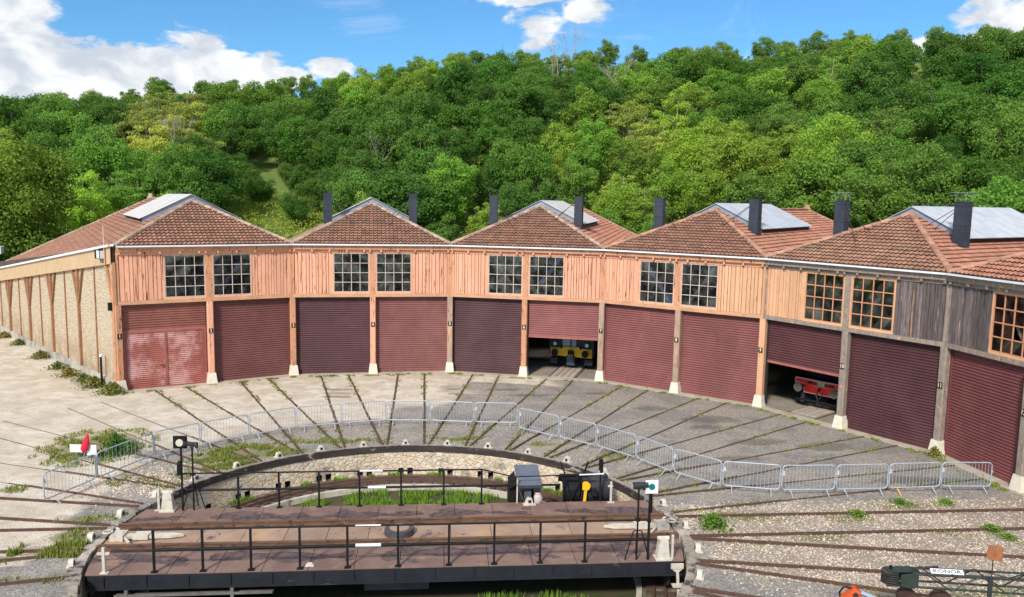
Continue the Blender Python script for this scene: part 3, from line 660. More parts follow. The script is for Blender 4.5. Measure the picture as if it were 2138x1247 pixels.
# left side wall (radial), bricks between timbers
A=Vector((*PO[0],0)); dA=A.normalized(); nl=Vector((-dA.y,dA.x,0)); nl=nl if nl.x<0 else -nl
A_,B_,u_,n0,W0=MODS[0]; kk=(ZA-7.10)/(W0/2)
def ztop(t): 
    perp=abs((A+dA*t-(A_+B_)/2).dot(u_)); return ZA-kk*perp
def FL(t,o,z): p=A+dA*t+nl*o; return (p.x,p.y,z)
mb=MB(FL); N=27
for i in range(N):
    t0,t1=i,i+1
    mb.add([(t0,.05,.45),(t1,.05,.45),(t1,.05,ztop(t1)-.05),(t0,.05,ztop(t0)-.05)],[(0,1,2,3)],uv=[[(t0,.45),(t1,.45),(t1,ztop(t1)),(t0,ztop(t0))]])
mb.add([(0,-.2,.0),(27,-.2,0),(27,-.2,ztop(27)-.06),(0,-.2,ztop(0)-.06)],[(3,2,1,0)],uv=[[(0,0),(27,0),(27,4),(0,6)]])
wl=mb.build('brick_wall',brickm,ROUND)
mb=MB(FL)
for i in range(27): mb.box(i+.006,i+.994,-.05,.16+rnd.uniform(-.015,.015),0,.45+rnd.uniform(-.02,.01))
mb.build('stone_plinth',M('grey_stone_plinth',(.50,.45,.37),(.36,.33,.28),2,rough=.95,bump=.5,island=.2,spots=[(2,(.15,.13,.1),.58,.68,(1,1,1),.8)]),wl)
tim=M('rust_brown_timber',(.38,.19,.10),(.27,.13,.07),3,rough=.85,island=.15,spots=[(3,(.11,.06,.04),.6,.7,(4,4,.6))])
for t in (5.5,10.4,15.2,20.0,24.8):
    mb=MB(FL); zt=ztop(t)-.85; mb.box(t-.1,t+.1,.05,.17,.45,zt)
    mb.bar((t,.12,zt-1.9),(t-.85,.12,zt+.05),.09,.11); mb.bar((t,.12,zt-1.9),(t+.85,.12,zt+.05),.09,.11)
    mb.build('braced_stud',tim,wl)
for t in (2.9,7.9,12.8,17.6,22.4):
    mb=MB(FL); mb.box(t-.045,t+.045,.05,.11,.45,ztop(t)-.8); mb.build('stud',tim,wl)
mb=MB(FL); mb.box(-.1,.2,.04,.2,.45,ztop(0)-.8); mb.bar((.25,.14,4.4),(1.0,.14,6.3),.09,.11); mb.build('braced_stud',peachworn,wl)
mb=MB(FL); pts=[];fs=[];nn=int(27/.06)
for i in range(nn+1):
    t=-.14+27*i/nn; o=.20+(.06 if i%4<2 else 0); pts+=[(t,o,ztop(t)-.86),(t,o,ztop(t)-.04)]
mb.add(pts,[(2*i,2*i+2,2*i+3,2*i+1) for i in range(nn)])
for i in range(27): t0,t1=i,i+1; mb.add([(t0,.05,ztop(t0)-.86),(t1,.05,ztop(t1)-.86),(t1,.2,ztop(t1)-.86),(t0,.2,ztop(t0)-.86)],[(0,1,2,3)])
mb.build('eaves_cladding',M('buff_batten_cladding',(.60,.44,.27),(.50,.35,.21),2,rough=.85,stretch=(3,3,1),spots=[(3,(.25,.15,.08),.6,.7,(6,6,.5),.7)]),wl)
mb=MB(FL)
for i in range(27):
    t0,t1=i-.2*(i==0),i+1
    for z0,z1,o0,o1 in ((-.06,.05,.33,.36),(-.06,-.04,.12,.33),(-.04,.06,.10,.12)):
        mb.add([(t0,o0,ztop(t0)+z0),(t1,o0,ztop(t1)+z0),(t1,o1,ztop(t1)+z0),(t0,o1,ztop(t0)+z0),(t0,o0,ztop(t0)+z1),(t1,o0,ztop(t1)+z1),(t1,o1,ztop(t1)+z1),(t0,o1,ztop(t0)+z1)],
          [(3,2,1,0),(4,5,6,7),(0,1,5,4),(2,3,7,6)])
mb.build('gutter',zincw,ROUND)
mb=MB(FL); mb.tube([(.55,.3,6.2),(.55,.3,8.0)],.028,6); mb.build('wooden_batten',peach,ROUND)
mb=MB(FL); mb.box(.62,1.32,.27,.5,6.42,6.86); fl=mb.build('floodlight',blackm,ROUND)
mb=MB(FL); mb.add([(.64,.505,6.45),(1.05,.505,6.45),(1.05,.505,6.83),(.64,.505,6.83)],[(0,1,2,3)]); mb.add([(.612,.29,6.45),(.612,.48,6.45),(.612,.48,6.83),(.612,.29,6.83)],[(0,1,2,3)])
mb.build('lamp_glass',M('floodlight_glass',(.62,.68,.76),(.75,.8,.86),6,rough=.2,spec=.6),fl)
mb=MB(FL); mb.box(.06,.30,.2,.34,3.98,4.36); mb.build('junction_box',blackm,ROUND)
mb=MB(FL); mb.tube([(1.75,.3,0.0),(1.75,.3,1.5)],.055,8); dp=mb.build('drain_pipe',blackm,ROUND)
mb=MB(FL); mb.cyl((1.75,.3,1.5),(1.75,.3,1.62),.07,n=10); mb.tube([(1.75,.3,1.56),(1.9,.2,1.6)],.03,6); mb.build('pipe_cap',whiteclean,dp)
# inner / back / right walls
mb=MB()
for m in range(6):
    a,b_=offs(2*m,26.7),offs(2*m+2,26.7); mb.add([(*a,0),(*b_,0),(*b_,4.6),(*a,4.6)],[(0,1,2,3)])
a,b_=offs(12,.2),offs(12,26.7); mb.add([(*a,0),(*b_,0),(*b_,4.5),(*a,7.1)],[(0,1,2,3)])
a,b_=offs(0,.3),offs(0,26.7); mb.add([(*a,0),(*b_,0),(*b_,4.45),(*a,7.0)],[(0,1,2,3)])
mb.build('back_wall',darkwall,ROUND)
# smoke stacks over doors 3-10
for i,ins in zip(range(2,10),(2.9,2.9,2.6,3.55,2.9,3.7,2.75,3.85)):
    m=i//2; A,B,u,n_,W=MODS[m]; pm=(Vector((*PO[i],0))+Vector((*PO[i+1],0)))/2; rad=pm.normalized()
    c=pm+rad*ins; perp=abs((c-(A+B)/2).dot(u)); tt=(c-(A+B)/2).dot(n_)
    zr=min(ZA-(ZA-7.1)/(W/2)*perp, 7.1+(ZA-7.1)*(tt+.1)/(INS+.1)); fr=rotframe((c.x,c.y,0),math.atan2(rad.y,rad.x)-PI/2)
    H=9.78+.02*(i%2); w_=.245 if i>5 else .225
    mb=MB(fr); mb.frus(0,0,zr-.25,H,w_,w_,w_,w_)
    for z in (H-.16,H-.62-.2*(H-zr),H-.012): mb.box(-w_-.015,w_+.015,-w_-.015,w_+.015,z,z+.035)
    st=mb.build('smoke_stack',stackm,ROUND)
    mb=MB(fr)
    for sx in (-.9,.9):
        for sy in (-.9,.9): mb.bar((sx*w_,sy*w_,H),(sx*w_,sy*w_,H+.38),.02)
    mb.box(-w_-.13,w_+.13,-w_-.13,w_+.13,H+.38,H+.395); mb.build('rain_cap',darkm if i<8 else flash,st)
    mb=MB(fr); sg=1 if i%2==0 else -1
    zz=lambda px,py:0
    for dy in (-.9,.1):
        q=Vector(fr(sg*1.25,dy-.1,0)); pp=abs((q-(A+B)/2).dot(u)); t2=(q-(A+B)/2).dot(n_); zq=min(ZA-(ZA-7.1)/(W/2)*pp,7.1+(ZA-7.1)*(t2+.1)/(INS+.1))
        mb.tube([(sg*w_,dy*.2,H-.3),(sg*1.25,dy-.1,zq+.05)],.016,5)
        mb.cbox(sg*1.25,dy-.1,zq+.06,.14,.10,.05)
    mb.build('stay_rod',darkm,st)

# ------------------------------------------------------------------ trains inside
Q=Vector((0,0,0))
def radial_frame(deg,r): 
    x,y,_=pol(r,deg); return rotframe((x,y,0),-R_(deg))      # local x to the right, y outward
fr=radial_frame(TA[5],23.9); loc=pol(23.9,TA[5])
T1=thing('shunter','yellow-fronted railcar nose with round buffers under the half-raised shutter between posts 6 and 7','railcar',loc,-R_(TA[5]))
mb=MB(fr); mb.prism([(-1.2,.78),(1.2,.70),(1.2,1.22),(.62,1.22),(.56,1.30),(-.56,1.30),(-.62,1.22),(-1.2,1.22)],0,.08); mb.build('buffer_beam',yellowp,T1)
for sx in (-.88,.88):
    mb=MB(fr); mb.cyl((sx,0,1.0),(sx,-.35,1.0),.1,n=12); mb.cyl((sx,-.35,1.0),(sx,-.40,1.0),.20,n=18); mb.build('buffer',blackm,T1)
    mb=MB(fr); mb.cyl((sx*1.05,-.02,1.46),(sx*1.05,-.1,1.46),.125,n=16); hl=mb.build('headlight',darkm,T1)
    mb=MB(fr); mb.cyl((sx*1.05,-.1,1.46),(sx*1.05,-.115,1.46),.105,n=16); mb.build('lens',whiteclean,hl)
    mb=MB(fr); mb.frus(sx*.62,-.03,1.16,1.36,.02,.02,.09,.03); mb.build('jumper_socket',blackm,T1)
    mb=MB(fr); mb.cyl((sx*.82,1.3,.42),(sx*.82,1.42,.42),.42,n=24); mb.build('wheel',darkm,T1)
mb=MB(fr); mb.box(-1.3,1.3,.1,9,.75,3.2); mb.build('body',M('dark_body_paint',(.03,.035,.05),(.045,.05,.07),3,rough=.5),T1)
mb=MB(fr); mb.box(-.52,-.06,.04,.09,1.34,2.2); mb.box(.02,.28,.04,.09,1.34,2.2); mb.build('front_panel',flash,T1)
mb=MB(fr); mb.cbox(0,-.09,1.0,.3,.16,.24); mb.tube([(.16,-.18,1.1),(.22,-.26,.8),(.2,-.2,.45)],.035,6); mb.build('coupling',blackm,T1)
mb=MB(fr); mb.box(-.24,.24,-.04,.0,.25,.8); mb.build('coupling_apron',M('dull_grey_plate',(.12,.13,.15),(.08,.09,.1),4,rough=.6),T1)
mb=MB(fr); mb.box(-1.2,-.8,-.02,.5,.3,.62); mb.box(.8,1.25,-.02,.5,.3,.62); mb.build('step',darkm,T1)
fr=radial_frame(TA[8],22.95); loc=pol(22.95,TA[8])
T2=thing('tender','black wagon end with red buffer beam and white-lined number plate inside the half-open bay','wagon',loc,-R_(TA[8]))
mb=MB(fr); mb.prism([(-1.32,1.12),(-.86,1.12),(-.86,.72),(.80,.72),(.80,1.12),(1.32,1.12),(1.32,1.40),(-1.32,1.40)],0,.09); bb=mb.build('buffer_beam',redp,T2)
mb=MB(fr)
def ln(a,b_): mb.bar((a[0],-.004,a[1]),(b_[0],-.004,b_[1]),.012,.022)
for a,b_ in (((-1.3,1.38),(1.3,1.38)),((-1.3,1.14),(-1.3,1.38)),((-1.3,1.14),(-.84,1.14)),((-.84,.74),(-.84,1.14)),((-.84,.74),(.78,.74)),((.78,.74),(.78,1.14)),((.78,1.14),(1.3,1.14)),((1.3,1.14),(1.3,1.38))): ln(a,b_)
mb.build('white_lining',whiteclean,bb)
mb=MB(fr); mb.box(-.32,.32,-.03,-.002,1.14,1.34); mb.box(-.66,-.38,-.01,0,1.18,1.30); mb.box(.38,.66,-.01,0,1.18,1.30); npl=mb.build('number_plate',platem,bb)
mb=MB(); text_faces(mb,'1828',.2,lambda a,b,c,fr=fr:fr(a,-.035,1.245+b)); mb.fr=fr
for a,b_ in (((-.32,1.145),(.32,1.145)),((-.32,1.335),(.32,1.335))): mb.bar((a[0],-.036,a[1]),(b_[0],-.036,b_[1]),.01,.016)
mb.build('numeral',numm,bb)
for sx in (-.9,.9):
    mb=MB(fr); mb.cyl((sx,0,1.02),(sx,-.42,1.02),.1,n=12); mb.cyl((sx,-.42,1.02),(sx,-.47,1.02),.215,n=20); mb.build('buffer',M('worn_buffer_steel',(.17,.15,.12),(.12,.1,.08),4,rough=.5,metal=.4),T2)
    mb=MB(fr); mb.cyl((sx*.84,1.5,.46),(sx*.84,1.62,.46),.46,n=24); mb.build('wheel',darkm,T2)
    mb=MB(fr); mb.box(sx-.09,sx+.09,-.0,.3,.25,.72); mb.build('guard_iron',darkm,T2)
mb=MB(fr); mb.bar((0,-.05,1.05),(0,-.22,.95),.07); mb.tube([(0,-.2,.98),(-.08,-.24,.75),(.02,-.24,.55),(-.02,-.2,.3)],.028,6); mb.tube([(.2,-.1,.9),(.1,-.22,.6)],.02,5); mb.build('coupling',darkm,T2)
mb=MB(fr); mb.box(-1.3,1.3,.09,7,.95,1.42); mb.box(-1.1,1.1,.5,7,1.42,2.6); mb.box(-1.2,1.2,-.02,.2,.32,.42); mb.build('body',blackm,T2)

# inspection boards in both open bays
for ti,nm in ((5,'planked boards between the rails under the yellow railcar'),(8,'planked boards between the rails in front of the red buffer beam')):
    fr=radial_frame(TA[ti],21.75); mb=MB(fr)
    for k in range(4): x0=-.64+k*.325; mb.box(x0,x0+.285,-.15,5.,.008,.05)
    o=mb.build('floor_boards',M('pale_floor_planks',(.46,.39,.32),(.36,.30,.25),2,rough=.9,island=.15),None,origin=pol(21.75,TA[ti])); tag(o,nm,'boards','inspection pit boards')

# ------------------------------------------------------------------ tracks
def track(deg,r0,r1,lab,h=.05,embedded=True,group='tracks radiating from the turntable'):
    t=thing('railway_track',lab,'track',pol(r0,deg),-R_(deg),group); fr=radial_frame(deg,0)
    for sx in (-.7175,.7175):
        mb=MB(fr)
        n=14
        for k in range(n):
            a=r0+(r1-r0)*k/n; b_=r0+(r1-r0)*(k+1)/n; j=rnd.uniform(-.006,.006)
            hk=h if (a<12 or not embedded and abs(deg)>77) else .022; wk=.028 if (a<12 and embedded) else .02
            if not embedded and abs(deg)<77 and a>13.2: hk=.006
            mb.box(sx-wk+j,sx+wk+j,a+.004,b_,.0,hk)
        if not embedded and abs(deg)>77:
            mb.box(sx-.015,sx+.015,r0,r1,.002,h-.01); mb.box(sx-.065,sx+.065,r0,r1,.0,.02)
        mb.build('rail',rust,t)
    if embedded:
        mb=MB(fr)
        for sx in (-.7175,.7175):
            s_=1 if sx<0 else -1
            pts=[];n=50
            for k in range(n+1):
                y=r0+.2+(r1-r0-.2)*k/n; pts+=[(sx-.04-rnd.uniform(0,.03),y,.0045),(sx+.04+rnd.uniform(0,.03),y,.0045)]
            mb.add(pts,[(2*k,2*k+1,2*k+3,2*k+2) for k in range(n)])
        mb.build('flangeway',groove,t)
    return t
for k,dg in enumerate(TA): track(dg,RIM+.22,27,'pair of rusty rails running from the turntable to the bay between posts %d and %d'%(k+1,k+2))
names=['just left of the corner post 1','passing under the second barrier from the left','passing beside the small red flag','leading away left between the first barrier and the deck rails','in line with the left end of the turntable deck','at the lower left beyond the near edge of the deck']
for dg,nm in zip(TL,names): track(dg,RIM+.22,50 if dg<-80 else (34 if dg<-77 else 21),'rusty track '+nm,.06,False)
names=['running straight right from the deck end below the barriers','crossing the pale ballast second from the barriers on the right','curving off below the green crane jib at the right','at the bottom right corner of the pit rim']
for dg,nm in zip(TR,names): track(dg,RIM+.22,46,'rusty track '+nm,.07,False)

# ------------------------------------------------------------------ pit
mb=MB()
def ringwall(mb,r,z0,z1,inward=True,n=240,skip=lambda a:False):
    for k in range(n):
        a0,a1=360*k/n,360*(k+1)/n; p,q=pol(r,a0),pol(r,a1)
        mb.add([(p[0],p[1],z0),(q[0],q[1],z0),(q[0],q[1],z1),(p[0],p[1],z1)],[(0,1,2,3)])
def annul(mb,r0,r1,z,n=240):
    for k in range(n):
        a0,a1=360*k/n,360*(k+1)/n
        mb.add([pol(r0,a0,z),pol(r0,a1,z),pol(r1,a1,z),pol(r1,a0,z)],[(0,1,2,3)])
# wall with paired drain niches
mb=MB(); NN=720; alltr=TA+TL+TR
def niche(a):
    for t in alltr:
        d=(a-t+180)%360-180
        if (.55<abs(d)<2.1): return True
    return False
mb.cur=0
for k in range(NN):
    a0,a1=360*k/NN,360*(k+1)/NN; p,q=pol(RIM,a0),pol(RIM,a1); nc=niche((a0+a1)/2)
    def band(z0,z1,P=p,Q=q): mb.add([(P[0],P[1],z0),(Q[0],Q[1],z0),(Q[0],Q[1],z1),(P[0],P[1],z1)],[(0,1,2,3)])
    mb.cur=0; band(-.86,-.2)
    if not nc: band(-1.12,-.86)
    else:
        mb.cur=1; P2,Q2=pol(RIM+.3,a0),pol(RIM+.3,a1); band(-1.12,-.86,P2,Q2)
        mb.add([(p[0],p[1],-.86),(q[0],q[1],-.86),(Q2[0],Q2[1],-.86),(P2[0],P2[1],-.86)],[(0,1,2,3)])
        for aa,cond in ((a0,not niche(a0-.25)),(a1,not niche(a1+.25))):
            if cond: e,f=pol(RIM,aa),pol(RIM+.3,aa); mb.add([(e[0],e[1],-1.12),(f[0],f[1],-1.12),(f[0],f[1],-.86),(e[0],e[1],-.86)],[(0,1,2,3)])
o=mb.build('pit_wall',[stonem,M('dark_niche_stone',(.05,.045,.04),(.03,.028,.025),3)]); tag(o,'round pit wall of pale rubble stone with small square drain holes','retaining wall')  # niche faces get a much darker stone colour than the wall
mb=MB(); n=300
prof=[(RIM-.035,-.2),(RIM-.035,.03),(RIM+.03,.03),(RIM+.05,-.01)]
for k in range(n):
    a0,a1=360*k/n,360*(k+1)/n; j=.006*sin(k*2.1)
    if 73<a0<290: continue
    for (ra,za),(rb,zb) in zip(prof,prof[1:]):
        mb.add([pol(ra,a0+.02,za+j),pol(ra,a1,za+j),pol(rb,a1,zb+j),pol(rb,a0+.02,zb+j)],[(0,1,2,3)])
    mb.add([pol(RIM-.035,a0,-.2),pol(RIM+.02,a0,-.2),pol(RIM+.02,a1,-.2),pol(RIM-.035,a1,-.2)],[(0,1,2,3)])
o=mb.build('pit_coping',copm); tag(o,'rusty black ring of iron coping round the rim of the pit','coping')
mb=MB(); annul(mb,6.95,RIM+.35,-1.12)
tag(mb.build('pit_ledge',M('dirty_ballast_ledge',(.20,.165,.125),(.11,.09,.07),3,rough=1,bump=.8,spots=[(5,(.42,.36,.29),.58,.66,(1,1,1),.8),(2,(.09,.12,.03),.55,.65,(1,1,1),.7)])),kind='structure')
mb=MB(); annul(mb,6.80,6.95,-1.07); ringwall(mb,6.80,-1.35,-1.07); ringwall(mb,6.95,-1.12,-1.07)
o=mb.build('stone_kerb',kerbm); tag(o,'pale stone kerb ring inside the curved rails at the pit bottom','kerb')
mb=MB(); annul(mb,0.01,6.81,-1.27)
tag(mb.build('pit_floor',M('pit_earth',(.085,.07,.04),(.05,.06,.02),1,rough=1,bump=.6)),kind='structure')
RR=thing('ring_track','pair of closely spaced rusty rails curving round the bottom of the pit','track',(0,0,-1.12))
for r in (7.26,7.58):
    mb=MB(); n=200
    for k in range(n):
        a0,a1=360*k/n,360*(k+1)/n
        for (ra,za),(rb,zb) in (((r-.03,-1.12),(r-.03,-.99)),((r-.03,-.99),(r+.035,-.99)),((r+.035,-.99),(r+.035,-1.12))):
            mb.add([pol(ra,a0,za),pol(ra,a1,za),pol(rb,a1,zb),pol(rb,a0,zb)],[(0,1,2,3)])
    mb.build('rail',rust,RR)
mb=MB()
for k in range(110): a=360*k/110; fr=radial_frame(a,0); mb.fr=fr; mb.box(-.1,.1,7.05,7.85,-1.118,-1.06)
mb.build('sleepers',M('old_sleeper_wood',(.12,.08,.055),(.08,.055,.04),4,rough=.95,island=.2),RR)
mb=MB(); mb.box(-.9,.88,-.9,.9,-1.27,-.52); o=mb.build('pivot_pier',concpier,None,origin=(0,0,-1.27)); tag(o,'square concrete pier under the middle of the turntable deck','pier')

mb=MB(); a=73.5
while a<289:
    wd=rnd.uniform(2.2,4.2); q=[]; jr=rnd.uniform(-.03,.05); jz=rnd.uniform(-.04,.035); jo=rnd.uniform(.18,.34)
    for z in (-.24,.012+jz):
        for r_,aa in ((RIM+jr-.02,a),(RIM+jr-.02,a+wd-.25),(RIM+jo,a+wd-.25),(RIM+jo,a)): q.append(pol(r_,aa,z))
    mb.add(q,[(3,2,1,0),(4,5,6,7),(0,1,5,4),(1,2,6,5),(2,3,7,6),(3,0,4,7)]); a+=wd
o=mb.build('rim_stones',M('broken_rim_stones',(.42,.36,.29),(.25,.21,.17),3,rough=.95,bump=.7,island=.3,spots=[(3,(.06,.05,.045),.5,.6,(1,1,1),.9),(2,(.13,.15,.05),.58,.66,(1,1,1),.8)])); tag(o,'broken dirty stone blocks edging the pit at both ends of the bridge and below it','edging stones')
# cast lock blocks round the rim
mb=MB(); 
mb.prism([(-.17,0),(.17,0),(.13,.16),(.08,.24),(-.08,.24),(-.13,.16)],.02,.2)
mb.box(-.22,.22,.0,.26,0,.03)
LB=mb.build('rail_lock',whitep); 
mb=MB(); mb.box(-.055,.055,-.012,.021,.05,.16); hole=mb.build('lock_slot',platem,LB)
lst=[(t,'facing the bay between posts %d and %d'%(i+1,i+2)) for i,t in enumerate(TA)]+[(t,n_) for t,n_ in zip(TL,('left of the stone wall where rails splay','near the first signal lamp at the left','next to the left deck corner posts','behind the left deck end','in line with the left end of the deck','lowest on the left rim'))]+[(t,n_) for t,n_ in zip(TR,('in line with the right end of the deck','below the right deck end beside ballast','beside the white stirrup steps','lowest on the right rim'))]
for i,(t,nm) in enumerate(lst):
    o=LB if i==0 else copy_tree(LB)
    o.location=pol(RIM+.24,t,.0); o.rotation_euler=(0,0,-R_(t)+rnd.uniform(-.06,.06)); o.scale=[rnd.uniform(.7,.82)]*3
    tag(o,'white rail lock on the pit rim '+nm,'rail lock','white rail locks round the pit rim')

# ------------------------------------------------------------------ turntable bridge
TT=thing('turntable','rusty steel turntable bridge with two rails, black handrails and a small cab','turntable',(0,0,-.1))
YN,YF=-2.2,2.14; RD=8.03
def plates(y0,y1,xs,z,mat,name):
    mb=MB()
    for x0,x1 in zip(xs,xs[1:]):
        a=[];
        def cl(x,y): lim=math.sqrt(RD*RD-y*y); return max(-lim,min(lim,x))
        n=4; P=[]
        ys=[y0+(y1-y0)*k/n for k in range(n+1)]
        for y in ys: P.append((cl(x0,y)+.008,y,z))
        for y in reversed(ys): P.append((cl(x1,y)-.008,y,z))
        j=rnd.uniform(-.004,.004); P=[(p[0],p[1],p[2]+j) for p in P]
        m=len(P); mb.add(P+[(p[0],p[1],p[2]-.03) for p in P],[tuple(range(m))[::-1]]+[(i,(i+1)%m,(i+1)%m+m,i+m) for i in range(m)])
    return mb.build(name,mat,TT)
xs=[-8.2]+[-6.9+1.17*k for k in range(13)]+[8.3]; xs=[x for x in xs]
plates(YN,-.83,xs,0,deckm,'near_walkway'); plates(.83,YF,[x+.35 if abs(x)<8 else x for x in xs],0,deckm,'far_walkway'); plates(-.60,.60,[x+.2 if abs(x)<8 else x for x in xs],-.005,deckmid,'centre_plates')
mb=MB(); mb.box(-7.9,7.9,-.825,-.605,-.06,-.02); mb.box(-7.9,7.9,.605,.825,-.06,-.02); mb.build('rail_bed',M('rail_bed_rust',(.22,.12,.075),(.13,.08,.055),3,rough=.85,spots=[(4,(.05,.035,.03),.55,.65,(1,1,1),.8)]),TT)
for y in (-.7175,.7175):
    mb=MB(); mb.prism([(-1,0)]*0 or [(y-.07,-.02),(y+.07,-.02),(y+.07,.0),(y+.012,.02),(y+.012,.09),(y+.036,.1),(y+.036,.14),(y-.036,.14),(y-.036,.1),(y-.012,.09),(y-.012,.02),(y-.07,.0)],-8.0,8.0)
    mb.v=[(b,a,c) for a,b,c in mb.v]
    ro=mb.build('rail',railtop,TT)
    for k in range(14):
        x=-7.5+k*1.15; mb=MB(); mb.cbox(x,y-.085,.01,.22,.06,.06); mb.cbox(x,y-.1,.03,.05,.055,.062); mb.build('rail_clip',rust,ro)
# black bar beside each rail
mb=MB(); mb.box(-7.6,7.4,-.93,-.86,.0,.05); mb.build('guard_bar',darkm,TT)
mb=MB(); mb.box(-7.7,7.4,.52,.56,.0,.035); mb.build('guard_bar',darkm,TT)
# girders
def xlim(y): return math.sqrt(RD*RD-y*y)
xa=xlim(2.2)-.06
mb=MB(); mb.box(-xa,xa,YN-.02,YN+.05,-.34,-.035); mb.box(-xa,xa,YN-.10,YN+.05,-.38,-.341)
for k in range(15): x=-xa+.4+k*(2*xa-.8)/14; mb.box(x-.012,x+.012,YN-.05,YN-.021,-.34,-.04)
mb.build('edge_girder',M('painted_edge_girder',(.026,.028,.034),(.018,.019,.024),2,rough=.5,spots=[(2,(.16,.13,.11),.62,.7,(1,1,3),.6)]),TT)
mb=MB(); mb.box(-xa,xa,YF-.05,YF+.02,-.34,-.035); mb.build('edge_girder',darkm,TT)
mb=MB()
for y in (-.95,.95):
    mb.add([(-7.7,y-.02,-.08),(7.7,y-.02,-.08),(7.7,y-.02,-.45),(3,y-.02,-.95),(-3,y-.02,-.95),(-7.7,y-.02,-.45),(-7.7,y+.02,-.08),(7.7,y+.02,-.08),(7.7,y+.02,-.45),(3,y+.02,-.95),(-3,y+.02,-.95),(-7.7,y+.02,-.45)],
      [(5,4,3,2,1,0),(6,7,8,9,10,11)]); mb.box(-7.7,7.7,y-.15,y+.15,-.1,-.06)
for k in range(12): x=-7+k*14/11; mb.box(x-.03,x+.03,YN+.05,YF-.05,-.3,-.07)
mb.build('main_girders',darkm,TT)
mb=MB(); mb.box(-7.0,-3.1,YN-.12,YN+.1,-.62,-.56); mb.box(-7.0,-3.1,YN-.12,YN-.09,-.62,-.5)
for x in (-6.7,-4.1): mb.box(x-.04,x+.04,YN-.13,YN-.02,-.66,-.385)
mb.build('cable_tray',M('grey_tray',(.20,.19,.18),(.12,.11,.1),3,rough=.6),TT)
mb=MB(); mb.box(-.0,1.9,YN+.3,YN+1.0,-.39,-.37); mb.build('under_plate',darkm,TT)
# end wheels
for x in (-7.42,7.42):
    for y in (-1.6,1.6): mb=MB(); mb.cyl((x-.05,y,-.67),(x+.05,y,-.67),.32,n=24); mb.box(x-.2,x+.2,y-.12,y+.12,-.45,-.3); mb.build('end_wheel',darkm,TT)
# curved end plates
mb=MB()
for sg in (-1,1):
    n=20; P=[]
    for k in range(n+1):
        y=YN+(YF-YN)*k/n; P.append((sg*xlim(y),y))
    for (x0,y0),(x1,y1) in zip(P,P[1:]): mb.add([(x0,y0,-.42),(x1,y1,-.42),(x1,y1,-.032),(x0,y0,-.032)],[(0,1,2,3) if sg>0 else (3,2,1,0)])
mb.build('end_plate',darkm,TT)
# pivot cover
mb=MB(); mb.cyl((.02,-.03,0),(.02,-.03,.17),.43,.41,28); pv=mb.build('pivot_cover',M('grey_pivot_cover',(.085,.082,.085),(.055,.05,.05),4,rough=.55,spots=[(2,(.2,.13,.09),.6,.7,(1,1,1),.7)]),TT)
mb=MB(); mb.cyl((.02,-.03,.171),(.02,-.03,.176),.28,n=20); mb.box(-.47,-.40,-.08,.02,.05,.13); mb.build('lid_plate',deckmid,pv)
# railings
def railing(y,xs,x0,x1,inner=.0):
    sg=1 if y>0 else -1
    for x in xs:
        mb=MB(); mb.bar((x,y,.0),(x,y,1.13),.055,.055); mb.cbox(x,y,.012,.16,.12,.02); mb.build('railing_post',blackm,TT)
    mb=MB(); mb.tube([(x0,y,1.13),(x1,y,1.13)],.025,6); mb.build('top_rail',blackm,TT)
    mb=MB(); mb.tube([(x0,y,.60),(x1,y,.60)],.036,6); mb.build('mid_rail',blackm,TT)
railing(-2.14,(-6.05,-4.85,-3.65,-2.42,-1.21,.09,1.41,2.6,3.82,5.02),-6.08,6.75)
railing(2.08,(-4.98,-3.76,-2.55,-1.31,-.03,1.3,2.49),-6.6,2.5)
mb=MB(); mb.tube([(2.49,2.08,1.13),(3.5,2.12,.86)],.02,6); mb.tube([(3.5,2.12,.86),(6.4,2.1,.92)],.018,6); mb.build('top_rail',blackm,TT)
mb=MB(); mb.box(2.52,3.45,2.06,2.1,.56,.62); mb.box(4.4,5.0,2.06,2.1,.56,.62); mb.build('mid_rail',blackm,TT)
mb=MB(); mb.tube([(-1.3,2.08,1.135),(-.6,2.08,1.135)],.03,6); mb.tube([(-1.05,2.08,.6),(-.5,2.08,.6)],.04,6); mb.tube([(-1.0,-2.14,.6),(-.35,-2.14,.6)],.045,6); mb.tube([(-1.0,-2.14,1.132),(-.35,-2.14,1.132)],.024,6); mb.tube([(5.6,2.1,.9),(6.4,2.1,.92)],.022,6); mb.build('white_band',whiteclean,TT)
# left white post, levers and white castings
mb=MB(); mb.bar((-7.28,-2.12,0),(-7.28,-2.12,.68),.07); mb.cbox(-7.28,-2.12,.52,.3,.05,.06); mb.cbox(-7.28,-2.12,.01,.2,.14,.02); mb.build('lever_post',whitep,TT)
mb=MB(); mb.bar((7.42,-2.1,0),(7.42,-2.1,.68),.06); mb.build('lever_post',whitep,TT)
mb=MB(); mb.bar((-7.32,2.0,0),(-7.32,2.0,.7),.06); mb.cbox(-7.32,2.0,.01,.24,.1,.02); mb.build('lever_post',whitep,TT)
mb=MB(); mb.bar((6.62,2.0,0),(6.62,2.0,.7),.06); mb.cbox(6.62,2.0,.01,.22,.1,.02); mb.cbox(6.6,2.0,.55,.16,.05,.05); mb.build('lever_post',whitep,TT)
for (x,y,sg) in ((-7.05,2.0,1),(7.17,-2.05,1)):
    mb=MB(); mb.frus(x,y,0,.56,.18,.12,.12,.09); mb.cyl((x-.16,y,.58),(x+.16,y,.58),.055,n=10); mb.box(x-.22,x+.22,y-.17,y+.17,.0,.04); mb.build('winch_housing',whitep,TT)
